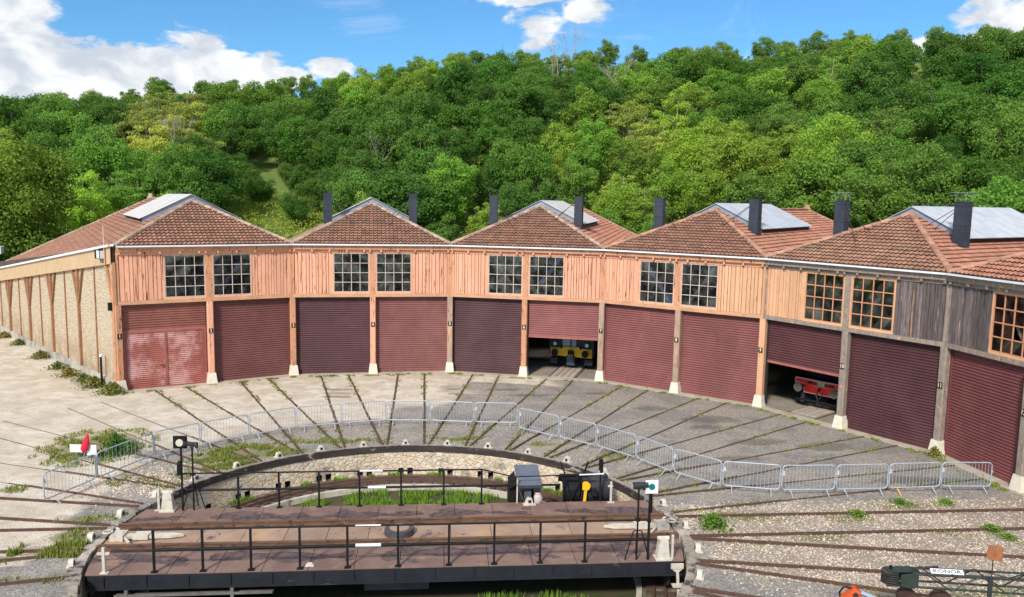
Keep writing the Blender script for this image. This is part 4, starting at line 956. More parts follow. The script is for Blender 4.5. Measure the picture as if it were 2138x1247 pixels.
for sg in (-1,1):
    mb=MB(); X=lambda x:sg*x
    def bx(a,b_,c,d,e,f): mb.box(min(X(a),X(b_)),max(X(a),X(b_)),c,d,e,f)
    bx(6.3,7.75,-.12,.12,.03,.1); bx(6.9,7.3,-.17,.17,.02,.13); bx(7.55,7.9,-.22,.22,.0,.16)
    mb.add([(X(6.3),-.12,.03),(X(6.3),.12,.03),(X(5.98),0,.03),(X(6.3),-.12,.1),(X(6.3),.12,.1),(X(5.98),0,.1)],[(0,1,2),(5,4,3),(0,3,5,2),(1,2,5,4)])
    mb.build('locking_bolt',whitep,TT)
    mb=MB(); mb.bar((X(7.3),-.45,.06),(X(7.95),.45,.12),.06,.05); mb.tube([(X(8.02)+.12*cos(q*.6),.12*sin(q*.6),.2) for q in range(11)],.025,5,closed=False); mb.build('locking_lever',whitep,TT)
# signal posts
mb=MB(); mb.bar((-6.61,1.98,0),(-6.61,1.98,1.95),.05); sp1=mb.build('signal_post',blackm,TT)
mb=MB(); mb.box(-6.82,-6.42,1.93,1.99,1.96,2.34); mb.box(-6.78,-6.46,1.90,1.93,2.0,2.30); sb=mb.build('signal_board',blackm,sp1)
mb=MB(); mb.cyl((-6.62,1.898,2.15),(-6.62,1.88,2.15),.11,n=20); mb.build('signal_disc',cream,sp1)
mb=MB(); mb.frus(-6.65,1.9,1.15,1.5,.06,.05,.06,.05); mb.frus(-6.65,1.9,1.5,1.58,.06,.05,.03,.03); mb.build('signal_lamp',blackm,sp1)
mb=MB(); mb.bar((6.75,-2.1,0),(6.75,-2.1,1.85),.055); mb.cbox(6.75,-2.1,1.1,.09,.09,.08); sp2=mb.build('signal_post',blackm,TT)
mb=MB(); mb.box(6.61,6.95,-2.14,-2.1,1.86,2.22); mb.build('signal_board',whiteclean,sp2)
mb=MB(); mb.cyl((6.78,-2.141,2.05),(6.78,-2.155,2.05),.085,n=20); mb.build('signal_disc',teal,sp2)
mb=MB(); mb.frus(6.8,-2.03,1.3,1.85,.04,.04,.03,.03); mb.build('signal_lamp',blackm,sp2)
for (x,y,sg,nm) in ((-6.29,2.0,-1,'horn'),(6.44,-2.1,1,'horn')):
    H=2.02
    mb=MB(); mb.tube([(x,y,0),(x,y,H)],.026,6)
    for q in ((-.32,-.02),(.34,.02),(.05,.3)): mb.tube([(x,y,.85),(x+q[0]*.35,y+q[1]*.35,.8),(x+q[0],y+q[1],.02)],.018,5)
    mb.cyl((x,y,1.1),(x,y,1.16),.08,n=10)
    tp=mb.build('tripod',blackm,TT)
    mb=MB(); p=Vector((x,y,H+.06)); mb.cyl((x+.12,y,H+.06),(x-.1,y-.02,H+.07),.05,.07,12); mb.cyl((x-.1,y-.02,H+.07),(x-.24,y-.04,H+.08),.07,.125,14) if sg<0 else mb.cyl((x-.15,y,H+.05),(x+.24,y-.02,H+.08),.10,.075,14)
    mb.cbox(x,y,H+.02,.1,.1,.14); mb.cyl((x+.1,y,H+.02),(x+.16,y,H+.02),.09,n=10); mb.build('spotlight',darkm,tp)
# cab
mb=MB(); x0,x1,y0,y1=3.60,4.38,2.2,2.95
mb.box(x0,x1,y1-.03,y1,-.9,.58); mb.box(x0,x0+.03,y0,y1-.03,-.9,.58); mb.box(x1-.03,x1,y0,y1-.03,-.9,.58); mb.box(x0+.03,x1-.03,y0,y1-.03,-.93,-.9)
mb.box(x0+.03,x0+.2,y0,y0+.03,-.3,.58); mb.box(x1-.22,x1-.03,y0,y0+.03,-.3,.58); mb.box(x0+.2,x1-.22,y0,y0+.03,.42,.58)
cb=mb.build('cab',M('cab_black_steel',(.022,.022,.026),(.035,.034,.038),4,rough=.5),TT)
mb=MB(); mb.add([(x0+.05,y0-.1,.58),(x1+.05,y0-.1,.58),(x1+.0,y1+.1,.90),(x0+.0,y1+.1,.90),(x0+.05,y0-.02,.45),(x1+.05,y0-.02,.45),(x1+.0,y1+.1,.94),(x0+.0,y1+.1,.94)],[(3,2,1,0),(4,5,6,7),(0,1,5,4),(1,2,6,5),(2,3,7,6),(3,0,4,7)])
mb.build('cab_roof',M('slate_grey_roof_sheet',(.13,.15,.185),(.10,.115,.145),3,rough=.4),cb)
mb=MB(); mb.add([(x0-.22,y0+.1,.38),(x0,y0-.05,.60),(x0,y1,.78),(x0-.22,y1,.55)],[(0,1,2,3)]); mb.box(x0-.22,x0,y0+.1,y1,-.2,.38); mb.build('cab_side_hood',blackm,cb)
mb=MB(); mb.box(x0+.24,x1-.28,y0+.15,y0+.19,.02,.45); mb.build('control_panel',M('grey_panel',(.12,.13,.15),(.1,.11,.12),3,rough=.4),cb)
mb=MB(); mb.bar((3.62,2.1,0),(3.62,2.1,.85),.04); mb.build('pale_pole',whitep,TT)
mb=MB(); mb.bar((3.68,2.12,.45),(3.88,2.1,.0),.12,.02); mb.build('rust_stay',rust,TT)
mb=MB(); mb.box(4.95,5.9,2.12,2.2,.80,.85); mb.box(4.85,6.05,2.12,2.2,.84,.87)
mb.bar((5.15,2.16,.9),(5.0,2.2,1.3),.04); mb.bar((5.75,2.16,.9),(5.9,2.2,1.3),.04); mb.bar((5.12,2.16,0),(5.12,2.16,.85),.04); mb.bar((5.7,2.16,0),(5.7,2.16,.85),.04)
mb.bar((5.15,2.16,.8),(5.4,2.16,.0),.03); mb.bar((5.68,2.16,.8),(5.35,2.16,.0),.03); mb.tube([(5.15,2.2,.8),(5.3,2.3,.4),(5.6,2.4,.2),(5.9,2.3,0)],.02,5)
mb.build('bracket_frame',blackm,TT)
mb=MB(); mb.cyl((5.75,2.75,.16),(6.66,2.85,.20),.46,n=28); mb.build('drum',M('dull_black_drum',(.028,.028,.033),(.05,.045,.045),3,rough=.45,bump=.3,spots=[(3,(.10,.09,.085),.6,.7,(1,1,1),.6)]),TT)
mb=MB(); n=14; P0=[(cos(PI*.05+PI*1.5*k/n)*.52,sin(PI*.05+PI*1.5*k/n)*.48) for k in range(n+1)]
for (a,b_),(c,d) in zip(P0,P0[1:]): mb.add([(5.1,2.75+a,.20+b_),(5.1,2.75+c,.20+d),(5.66,2.75+c,.20+d),(5.66,2.75+a,.20+b_)],[(0,1,2,3)])
mb.cyl((5.62,2.75,.18),(5.64,2.75,.18),.42,n=20); mb.build('drum_hood',blackm,TT)
mb=MB(); mb.cyl((5.83,2.18,.50),(5.83,2.14,.50),.15,n=20); mb.bar((5.83,2.16,.36),(5.80,2.16,.0),.09,.04); mb.build('yellow_fan_casing',yellowp,TT)
mb=MB(); mb.bar((6.3,2.14,0),(6.3,2.14,1.1),.05); mb.cbox(6.3,2.12,1.2,.13,.1,.32); mb.cbox(6.3,2.12,1.37,.1,.08,.05); mb.cbox(6.1,2.15,.3,.16,.12,.22); mb.build('lamp_box',blackm,TT)
# stirrup steps at lower right
mb=MB(); mb.box(7.33,7.67,YN-.16,YN-.12,-.16,-.02); mb.add([(7.33,YN-.14,-.16),(7.67,YN-.14,-.16),(7.56,YN-.14,-.26),(7.46,YN-.14,-.26)],[(0,1,2,3)])
mb.bar((7.51,YN-.14,-.24),(7.56,YN-.2,-1.05),.07,.04); mb.box(7.36,7.72,YN-.3,YN-.12,-.62,-.58); mb.box(7.38,7.76,YN-.36,YN-.16,-1.1,-1.06); mb.build('stirrup_step',whitep,TT)
# things lying on the deck
mb=MB(); import itertools
N=10;pts=[];
for i in range(N+1):
    for j in range(12):
        th=2*PI*j/12; h=i/N; r=.14*(1-(2*h-.8)**2*.35)*(1+.12*sin(3*th+h*5)) if h<.85 else .06+.05*(h-.85)/.15
        pts.append((4.28+r*cos(th),2.05+r*sin(th)*.7,.005+h*.34))
mb.add(pts,[(i*12+j,i*12+(j+1)%12,(i+1)*12+(j+1)%12,(i+1)*12+j) for i in range(N) for j in range(12)]+[tuple(N*12+j for j in range(12))])
o=mb.build('plastic_bag',bagm,None,smooth=True,origin=(4.28,2.05,.005)); tag(o,'pale tied plastic bag standing on the deck in front of the black cab','bag')
mb=MB(); mb.prism([(3.85,.03),(4.12,.03),(4.08,.2),(3.95,.24),(3.88,.14)],1.9,2.02); mb.box(3.8,4.2,1.85,2.06,.004,.03); mb.cur=1; mb.box(3.96,4.05,1.885,1.899,.08,.17)
o=mb.build('cast_block',[whitep,platem],None,origin=(4,1.95,0)); tag(o,'small pale cast block with a dark hole lying on the deck beside the bag','block')
mb=MB(); mb.frus(-2.2,-1.98,.004,.05,.12,.07,.09,.05); mb.box(-2.26,-2.14,-2.0,-1.94,.05,.08)
o=mb.build('white_bracket',whitep,None,origin=(-2.2,-1.98,0)); tag(o,'little white metal bracket lying on the near walkway of the deck','bracket')

# ------------------------------------------------------------------ crowd barriers
L=1.80
BR=thing('crowd_barrier','x','barrier')
def rrect(x0,x1,z0,z1,r):
    P=[]
    for cx,cz,a0 in ((x1-r,z1-r,0),(x0+r,z1-r,90),(x0+r,z0+r,180),(x1-r,z0+r,270)):
        for k in range(5): a=R_(a0+90*k/4); P.append((cx+r*cos(a),0,cz+r*sin(a)))
    return P
mb=MB(); mb.tube(rrect(-L/2,L/2,.20,1.03,.13),.021,6,closed=True); mb.build('frame',galv,BR)
mb=MB()
for k in range(14): x=-L/2+L*(k+1)/15; mb.tube([(x,0,.20),(x,0,1.03)],.0075,4)
mb.build('upright_bars',galv,BR)
for sx in (-.62,.62):
    mb=MB(); mb.tube([(sx,-.30,.012),(sx,-.26,.03),(sx,-.03,.2)],.017,5); mb.tube([(sx,.30,.012),(sx,.26,.03),(sx,.03,.2)],.017,5); mb.build('foot',galv,BR)
mb=MB(); mb.box(-L/2-.01,-L/2+.07,-.012,.012,.70,.84); mb.tube([(L/2,0,.75),(L/2+.05,0,.75),(L/2+.05,0,.68)],.01,4); mb.tube([(L/2,0,.45),(L/2+.05,0,.45),(L/2+.05,0,.38)],.01,4); mb.build('hook_plate',M('pale_tag',(.62,.70,.78),(.5,.58,.66),4,rough=.4),BR)
J=[(-10.88,2.49),(-10.13,4.46),(-9.12,6.89),(-7.83,8.08),(-6.31,9.24),(-4.68,10.31),(-2.89,10.81),(-1.09,11.26),(.77,11.13),(2.64,10.85),(4.48,10.65),(4.45,9.94),(5.93,8.56),(7.22,7.4),(8.41,5.87),(9.32,4.28),(10.58,2.87),(12.4,2.35),(14.26,2.31),(16.12,2.35),(18.03,2.44),(19.8,2.36)]
segs=[(a,b_) for i,(a,b_) in enumerate(zip(J,J[1:])) if i!=10]
ords=['first','second','third','fourth','fifth','sixth','seventh','eighth','ninth','tenth','eleventh','twelfth','thirteenth','fourteenth','fifteenth','sixteenth','seventeenth','eighteenth','nineteenth','twentieth']
extra={0:'beside the dusty concrete at the lower left',1:'in front of the green bush',3:'behind the left signal board',7:'facing post 4',9:'left of where the line steps back',10:'just right of the step in the line',17:'facing post 10',18:'with one yellow foot',19:'at the far right end of the line'}
for i,(a,b_) in enumerate(segs):
    o=BR if i==0 else copy_tree(BR)
    ll=math.hypot(b_[0]-a[0],b_[1]-a[1]); o.location=((a[0]+b_[0])/2,(a[1]+b_[1])/2,0); o.rotation_euler=(0,0,math.atan2(b_[1]-a[1],b_[0]-a[0])+rnd.uniform(-.02,.02))
    o.scale=((ll-.07)/L if ll<2.3 else (ll-.1)/L,1,1)
    tag(o,('%s crowd barrier from the left'%ords[i])+(', '+extra[i] if i in extra else ''),'barrier','crowd barriers round the turntable')
    if i==18:
        ft=[c for c in o.children if c.name.startswith('foot')][0]; ft.data=ft.data.copy(); ft.data.materials[0]=yellowp; ft['label']='yellow foot'

# red flag and white board
fx,fy=-11.55,7.05
mb=MB(); mb.tube([(fx-.1,fy,0),(fx+.12,fy,.95)],.014,5); FG=mb.build('flag_stick',galv,None,origin=(fx,fy,0)); tag(FG,'small red flag furled on a leaning stick above a white board','flag')
pts=[];N=8
prof=[(.22,.02),(.3,.09),(.4,.15),(.5,.14),(.62,.12),(.75,.09),(.88,.05),(.97,.012)]
for i,(z,r) in enumerate(prof):
    for j in range(8): th=2*PI*j/8; pts.append((fx-.1+.22*z/.95+r*cos(th)-.03,fy+r*.5*sin(th),z))
mb=MB(); mb.add(pts,[(i*8+j,i*8+(j+1)%8,(i+1)*8+(j+1)%8,(i+1)*8+j) for i in range(len(prof)-1) for j in range(8)]); mb.build('cloth',redcloth,FG,smooth=True)
mb=MB(); fr=rotframe((fx,fy+.1,0),-.12); mb.fr=fr; mb.box(-.62,-.02,-.02,.02,.22,.50); mb.box(.0,.36,-.03,.01,.12,.50); bdd=mb.build('white_board',whiteclean,None,origin=(fx,fy+.1,0)); tag(bdd,'low white board on wire legs in the grass behind the red flag','board')
mb=MB(fr)
for x in (-.4,.1): mb.tube([(x,0,0),(x+.03,0,.24)],.012,4)
mb.build('leg',galv,bdd)

# ------------------------------------------------------------------ crane jib, orange arm, rusty sign (bottom right)
JB=thing('crane_jib','dark green lattice crane jib with pulley head and white name board lying over the ballast','crane jib',(11.2,-6.1,0))
ja=math.atan2(-6.62+6.02,14.2-11.3); _fj=rotframe((11.0,-6.02,1.35),ja+.02)
fj=lambda a,b,c:_fj(a*.86 if a<1.2 else a-.168,b*.86,c*.86)
def chord(mb,p,q,r=.028): mb.tube([p,q],r,6)
hh,wy=.22,.20
mb=MB(fj)
for y in (-wy,wy):
    for z in (-hh,hh): chord(mb,(.75,y*.9,z*.8),(7,y,z))
mb.build('chords',greenp,JB)
mb=MB(fj); x=1.0; k=0
while x<6.6:
    for y in (-wy,wy):
        chord(mb,(x,y,-hh if k%2 else hh),(x+.6,y,hh if k%2 else -hh),.018)
        pass
    chord(mb,(x,-wy if k%2 else wy,hh),(x+.6,wy if k%2 else -wy,hh),.018)
    if k%4==2: mb.bar((x+.2,-wy-.02,-hh-.08),(x+.2,-wy-.02,hh),.09,.05)
    x+=.6;k+=1
mb.build('lattice_braces',greenp,JB)
mb=MB(fj)
mb.prism([(.42,-.17),(.75,-.22),(.86,-.15),(.86,.14),(.7,.19),(.42,.14)],-.2,-.175); mb.prism([(.42,-.17),(.75,-.22),(.86,-.15),(.86,.14),(.7,.19),(.42,.14)],.175,.2)
mb.prism([(.12,.16),(.72,.21),(.95,.17),(.72,.235),(.12,.185)],-.16,.16); mb.box(.1,.8,-.14,.14,-.215,-.19); mb.build('head_plates',greenp,JB)
for z in (-.12,.0,.12):
    mb=MB(fj); mb.cyl((.22,0,z-.04),(.22,0,z-.02),.22,n=24); mb.cyl((.22,0,z-.02),(.22,0,z+.02),.15,n=20); mb.cyl((.22,0,z+.02),(.22,0,z+.04),.22,n=24); mb.build('pulley',M('pulley_steel',(.05,.05,.045),(.11,.10,.085),5,rough=.5,metal=.3),JB)
mb=MB(fj); mb.cyl((.22,0,-.27),(.22,0,.29),.035,n=10); mb.build('pulley_axle',blackm,JB)
mb=MB(fj); s0,s1=1.15,1.85
mb.add([(s0,-.20,hh*.9+.03),(s1,-.20,hh*.9+.03),(s1,-.10,hh*.9+.12),(s0,-.10,hh*.9+.12)],[(0,1,2,3)]); nbd=mb.build('name_board',whiteclean,JB)
mb=MB()
def frn(a,b,c):
    # letter plane on tilted board
    return fj((s0+s1)/2+a*1.25,-.15+b*.7-.006,hh*.9+.075+b*.66+.006)
text_faces(mb,'KONOR',.13,frn); mb.build('lettering',M('dark_letter_paint',(.07,.08,.10),(.1,.1,.12),5,rough=.5),JB)
mb=MB(fj); mb.tube([(1.1,.05,.26),(1.4,.1,.28)],.03,6); mb.tube([(1.05,-.1,.3),(.7,-.2,.33)],.02,6); mb.build('head_stay',greenp,JB)
ST=thing('jib_cradle','dark rusty cradle with a tan board under the green jib head','cradle',(11.95,-6.35,0))
mb=MB(fj); mb.cyl((.75,-.3,-.62),(.75,.3,-.62),.24,n=20); mb.cyl((1.55,-.3,-.62),(1.55,.3,-.62),.22,n=20); mb.box(.7,1.6,-.28,.28,-.9,-.6); mb.box(.8,.95,-.3,.3,-1.33,-.85); mb.box(1.4,1.55,-.3,.3,-1.33,-.85); mb.build('cradle_body',M('cradle_rust',(.06,.035,.03),(.1,.05,.035),4,rough=.8),ST)
mb=MB(fj); mb.box(.92,1.42,-1.3,-.28,-.42,-.38); mb.build('tan_board',plywood,ST)
OA=thing('hydraulic_arm','orange hydraulic loader arm with polished ram and black hoses at the bottom edge','loader arm',(10.0,-8.0,0))
fo=rotframe((9.72,-6.98,1.42),-.25)
mb=MB(fo); 
mb.add([(-.14,-.09,-.05),(.1,-.09,.2),(.22,-.09,.12),(.30,-.09,-.35),(.1,-.09,-.6),(-.2,-.09,-.5),(-.14,.09,-.05),(.1,.09,.2),(.22,.09,.12),(.30,.09,-.35),(.1,.09,-.6),(-.2,.09,-.5)],
  [(5,4,3,2,1,0),(6,7,8,9,10,11)]+[(i,(i+1)%6,(i+1)%6+6,i+6) for i in range(6)])
mb.bar((.05,0,-.4),(.3,-.8,-1.4),.2,.2); mb.build('arm',orangep,OA)
mb=MB(fo); mb.cyl((.12,-.1,.05),(.12,.1,.05),.06,n=14); mb.build('pivot_pin',darkm,OA)
mb=MB(fo); mb.tube([(.2,-.13,.14),(.95,-.2,-.10)],.05,12); mb.build('hydraulic_ram',chrome,OA)
mb=MB(fo); mb.tube([(-.08,.1,-.3),(-.16,.1,.0),(-.08,.08,.14),(.06,.0,.16)],.022,8); mb.tube([(-.5,0,-.6),(-.55,0,-.28),(-.4,0,-.1),(-.22,0,-.16),(-.1,0,-.4)],.022,8); mb.build('hose',rubber,OA)
mb=MB(fo); mb.box(.1,.7,-1.4,-.6,-1.27,-1.1); mb.build('base',blackm,OA)
SG=thing('rusty_sign','small rusty square plate on a thin rod standing in front of the green jib','sign',(12.9,-7.0,0))
mb=MB(); mb.tube([(12.9,-7.0,0),(12.87,-7.0,2.13)],.012,5); mb.build('rod',darkm,SG)
mb=MB(rotframe((12.89,-7.02,2.27),.1)); mb.prism([(-.19,-.05),(-.15,-.11),(.19,-.2),(.2,.13),(.08,.17),(-.18,.2)],0,.012); mb.build('plate',rustplate,SG)

# ------------------------------------------------------------------ weeds and grass
def leafquad(mb,p,d,n,l,w):
    s=d.cross(n).normalized()*w
    mb.add([tuple(p-d*l*.5),tuple(p+s),tuple(p+d*l*.5),tuple(p-s)],[(0,1,2,3)])
def rv(rg): 
    while 1:
        v=Vector((rg.uniform(-1,1),rg.uniform(-1,1),rg.uniform(-1,1)))
        if .05<v.length<1: return v.normalized()
wr=random.Random(11)
def weedproto(n,h):
    mb=MB()
    for i in range(n):
        a=wr.uniform(0,2*PI); r=abs(wr.gauss(0,.4)); z=wr.random()**1.2*h*max(.15,1-r*.8)
        p=Vector((r*cos(a),r*sin(a),z)); leafquad(mb,p,(rv(wr)+Vector((cos(a)*.5,sin(a)*.5,.6))).normalized(),rv(wr),.2,.045)
    for i in range(9):
        a=wr.uniform(0,2*PI); mb.tube([(0,0,0),(cos(a)*.3,sin(a)*.3,h*.8)],.008,3)
    return mb.build('weed_clump',weedm)
wp=weedproto(420,.7)
WL=[(-27.41,32.68,1.0,'at the far left end of the brick wall'),(-25.21,30.04,.9,'second from the far end of the brick wall'),(-21.88,25.71,1.1,'on the stone plinth midway along the brick wall'),(-19.6,22.8,.95,'left of the leafy patch by the brick wall'),(-18.2,20.9,1.1,'right of the wall midpoint against the plinth'),
 (-16.9,19.6,1.0,'just left of the black drain pipe'),(-15.9,18.4,1.25,'at the foot of the black drain pipe'),(-14.6,17.1,1.25,'at the corner of the building below post 1'),(-10.67,7.6,1.1,'tall and green behind the second barrier'),(9.3,-.04,.85,'bright green on ballast right of the deck end'),
 (14.1,.56,.5,'small on the ballast between the right rails'),(17.56,1.39,.45,'small below the last barrier on the right'),(16.04,1.46,.5,'small below the yellow barrier foot'),(17.58,-.74,.5,'beside the rusty rail at the far right'),(20.2,6.1,.6,'at the plinth of post 11'),(17.68,-1.33,.42,'tiny at the right edge of the ballast'),(-14.4,17.0,.8,'yellowish against the plinth of post 1')]
for i,(x,y,s,lab) in enumerate(WL):
    o=wp if i==0 else wp.copy()
    if i: C.objects.link(o)
    o.location=(x,y,0); o.scale=(s*.8,s*.8,s*(.62 if i<8 else 1)); o.rotation_euler=(0,0,i*1.3)
    g=1 if i in (8,9) else .0
    o.color=(.45,.85,.5,1) if g else ((.95,1,.9,1) if i%2 else (1.2,1,.9,1))
    if i in (11,12,10,13,15): o.color=(.75,1.15,.6,1); o.scale=(s*1.0,s*1.0,s*.55)
    if i==9: o.color=(.7,1.15,.6,1); o.scale=(.75,.75,.6)
    tag(o,'weed clump '+lab,'weeds','weeds')
gb=MB()
def blades(cx,cy,rx,ry,n,h,z=0,acc=lambda x,y:True):
    for i in range(n):
        a=wr.uniform(0,2*PI); r=math.sqrt(wr.random())
        x,y=cx+rx*r*cos(a),cy+ry*r*sin(a)
        if mnoise.noise(Vector((x*1.4,y*1.4,5)))<-.05 or not acc(x,y): continue
        hh_=h*wr.uniform(.5,1.3); t=wr.uniform(0,2*PI); l=wr.uniform(.0,.6)*hh_; w_=.012+.015*wr.random()
        dx,dy=cos(t)*w_,sin(t)*w_; ex,ey=-sin(t)*l,cos(t)*l
        gb.add([(x-dx,y-dy,z),(x+dx,y+dy,z),(x+ex*.6+dx*.5,y+ey*.6+dy*.5,z+hh_*.7),(x+ex,y+ey,z+hh_)],[(0,1,2,3)])
okr=lambda x,y: math.hypot(x,y)>RIM+.3
for (cx,cy,rx,ry) in WEEDS: blades(cx,cy,rx*1.15,ry*1.15,int((900 if cx<7 else 420)*rx*ry)+60,.10 if cx<7 else .07,0,okr if cx<7 else (lambda x,y:okr(x,y) and mnoise.noise(Vector((x*2.3,y*2.3,8)))>.12))
blades(-6.2,6.9,1.5,1.5,2600,.13,0,okr); blades(-8.9,-.75,1.7,.45,1800,.16,0,okr); blades(-11.6,8.4,1.6,1.9,2200,.13,0,okr)
for t in TA:
    for sx in (-.7,.7):
        for k in range(150):
            fr=radial_frame(t,0); y=wr.uniform(16,21.6)**1; q=fr(sx+wr.uniform(-.16,.16),y if wr.random()<.55 else wr.uniform(8.4,12),0)
            blades(q[0],q[1],.05,.05,5,.06)
for i in range(1,12):
    for k in range(26):
        s=wr.random(); x=PO[i-1][0]*(1-s)+PO[i][0]*s; y=PO[i-1][1]*(1-s)+PO[i][1]*s; r=math.hypot(x,y); f=(r-.4-wr.random()*.25)/r
        if mnoise.noise(Vector((x*1.2,y*1.2,9)))>-.1: blades(x*f,y*f,.14,.1,22,.09)
tag(gb.build('grass',grassm),kind='stuff')
gb=MB(); blades(0,0,6.7,6.7,20000,.2,-1.27,lambda x,y:math.hypot(x,y)<6.7 and not(abs(x)<1 and abs(y)<1) and y>1.5)
blades(0,4.9,6,1.9,22000,.2,-1.27,lambda x,y:math.hypot(x,y)<6.65 and y>2.4); blades(3.5,-4.0,3.2,2.6,9000,.2,-1.27)
blades(-4,-4.0,3,2.2,2500,.16,-1.27)
for a in range(-60,60,4):
    x,y,_=pol(7.9,a+wr.uniform(-1,1)); 
    if mnoise.noise(Vector((x,y,1)))>0: blades(x,y,.35,.15,150,.16,-1.12,lambda x,y:math.hypot(x,y)<8.1)
o=gb.build('pit_grass',grassm); o.color=(.72,1.05,.7,1); tag(o,kind='stuff')

# ballast stones
gv=random.Random(5); sb=MB()
def stone(x,y,s):
    a=gv.uniform(0,PI); ca,sa=cos(a)*s,sin(a)*s; k=gv.uniform(.6,1); h=s*gv.uniform(.5,1.0); z=-.005
    sb.add([(x+ca,y+sa,z),(x-sa*k,y+ca*k,z),(x-ca,y-sa,z),(x+sa*k,y-ca*k,z),(x+ca*.5-sa*.3,y+sa*.5+ca*.3,z+h),(x-ca*.5+sa*.2,y-sa*.5-ca*.3,z+h*.8)],[(0,1,4),(1,5,4),(1,2,5),(2,3,5),(3,4,5),(3,0,4)])
cnt=0
while cnt<33000:
    x=gv.uniform(8.5,21); y=gv.uniform(-5.5,2.0)
    if math.hypot(x,y)<RIM+.25: continue
    lo_=-3.0-.14*(x-8)-.35*max(0,x-9.2)*0.6
    p=1 if (lo_<y<1.7+.3*mnoise.noise(Vector((x,y,0)))) else .18
    p*=.55+.6*mnoise.noise(Vector((x*.7,y*.7,2)))
    if gv.random()<p/(1+.05*(x-8)): stone(x,y,gv.uniform(.014,.038)); cnt+=1
    else: cnt+=.15
for i in range(9000):
    a=gv.uniform(-62,60); r=gv.uniform(RIM+.28,12.2) if gv.random()<.75 else gv.uniform(12,21)
    if a<0 and r>11.6: continue
    x,y,_=pol(r,a); stone(x,y,gv.uniform(.010,.022))
for i in range(2600): x=gv.gauss(-8.3,1.0);y=gv.gauss(4.6,.8); (stone(x,y,gv.uniform(.02,.045)) if math.hypot(x,y)>RIM+.3 else None)
bs=M('ballast_stones',(.60,.50,.40),(.42,.34,.27),2,rough=.95,island=.5,spots=[(1.5,(.30,.29,.27),.5,.62,(1,1,1),.7)])
tag(sb.build('ballast_stones',bs),kind='stuff')

# ------------------------------------------------------------------ trees
tg=random.Random(21)
def crown(R,H,n,leaf,zc,flat=1.0,clumps=34,up=.35,cl=(.55,1.05)):
    mb=MB(); CC=[]
    for i in range(clumps):
        v=rv(tg); v.z=v.z*.9+up*.5; rr=tg.uniform(.45,1.0)
        c=Vector((v.x*R*rr,v.y*R*rr,zc+v.z*H*rr)); CC.append((c,tg.uniform(*cl)))
    tot=sum(r*r for c,r in CC)
    for c,r in CC:
        for k in range(int(n*r*r/tot)):
            d=rv(tg); d.z=abs(d.z)*.9+d.z*.1 if tg.random()<.35 else d.z; d.normalize()
            p=c+Vector((d.x,d.y,d.z*.85*flat))*r*(1+.35*mnoise.noise(c*.9+d*1.6))*tg.uniform(.6,1.2)
            nn=(d+rv(tg)*.8+Vector((0,0,.15))).normalized(); t=rv(tg); t=(t-nn*t.dot(nn)).normalized()
            leafquad(mb,p,t,nn,leaf*tg.uniform(.7,1.4),leaf*.36)
    return mb
def trunk(h,r,mat,br=6,top=.8):
    mb=MB(); mb.tube([(0,0,-.6),(tg.uniform(-.1,.1),tg.uniform(-.1,.1),h*.4),(tg.uniform(-.3,.3),tg.uniform(-.3,.3),h*top)],r,7,r1=r*.3)
    for k in range(br):
        a=tg.uniform(0,2*PI); z=h*tg.uniform(.3,.65); l=h*tg.uniform(.2,.4)
        mb.tube([(0,0,z),(cos(a)*l*.5,sin(a)*l*.5,z+l*.45),(cos(a)*l*.8,sin(a)*l*.8,z+l*1.0)],r*.35,5,r1=r*.08)
    return mb
def mktree(name,cr,tk,bark):
    T=thing(name,'x','tree'); tk.build('trunk',bark,T); cr.build('crown',leafm,T); return T
PROT=[]
for v in range(4): PROT.append(('broadleaf_tree','round-crowned',mktree('broadleaf_tree',crown(3.4,3.5,11500,.24,4.7,clumps=60,up=.1,cl=(.5,1.1)),trunk(8,.2,barkm),barkm)))
for v in range(3): PROT.append(('broadleaf_tree','tall clumped',mktree('broadleaf_tree',crown(2.9,4.1,11000,.235,5.1,clumps=60,up=.08,cl=(.45,.95)),trunk(9.5,.18,barkm),barkm)))
for v in range(2): PROT.append(('feathery_tree','feathery',mktree('feathery_tree',crown(3.2,3.3,9000,.21,4.7,flat=.65,clumps=70,up=.1,cl=(.4,.85)),trunk(8,.14,barkp,9,.95),barkp)))
used=[False]*len(PROT)
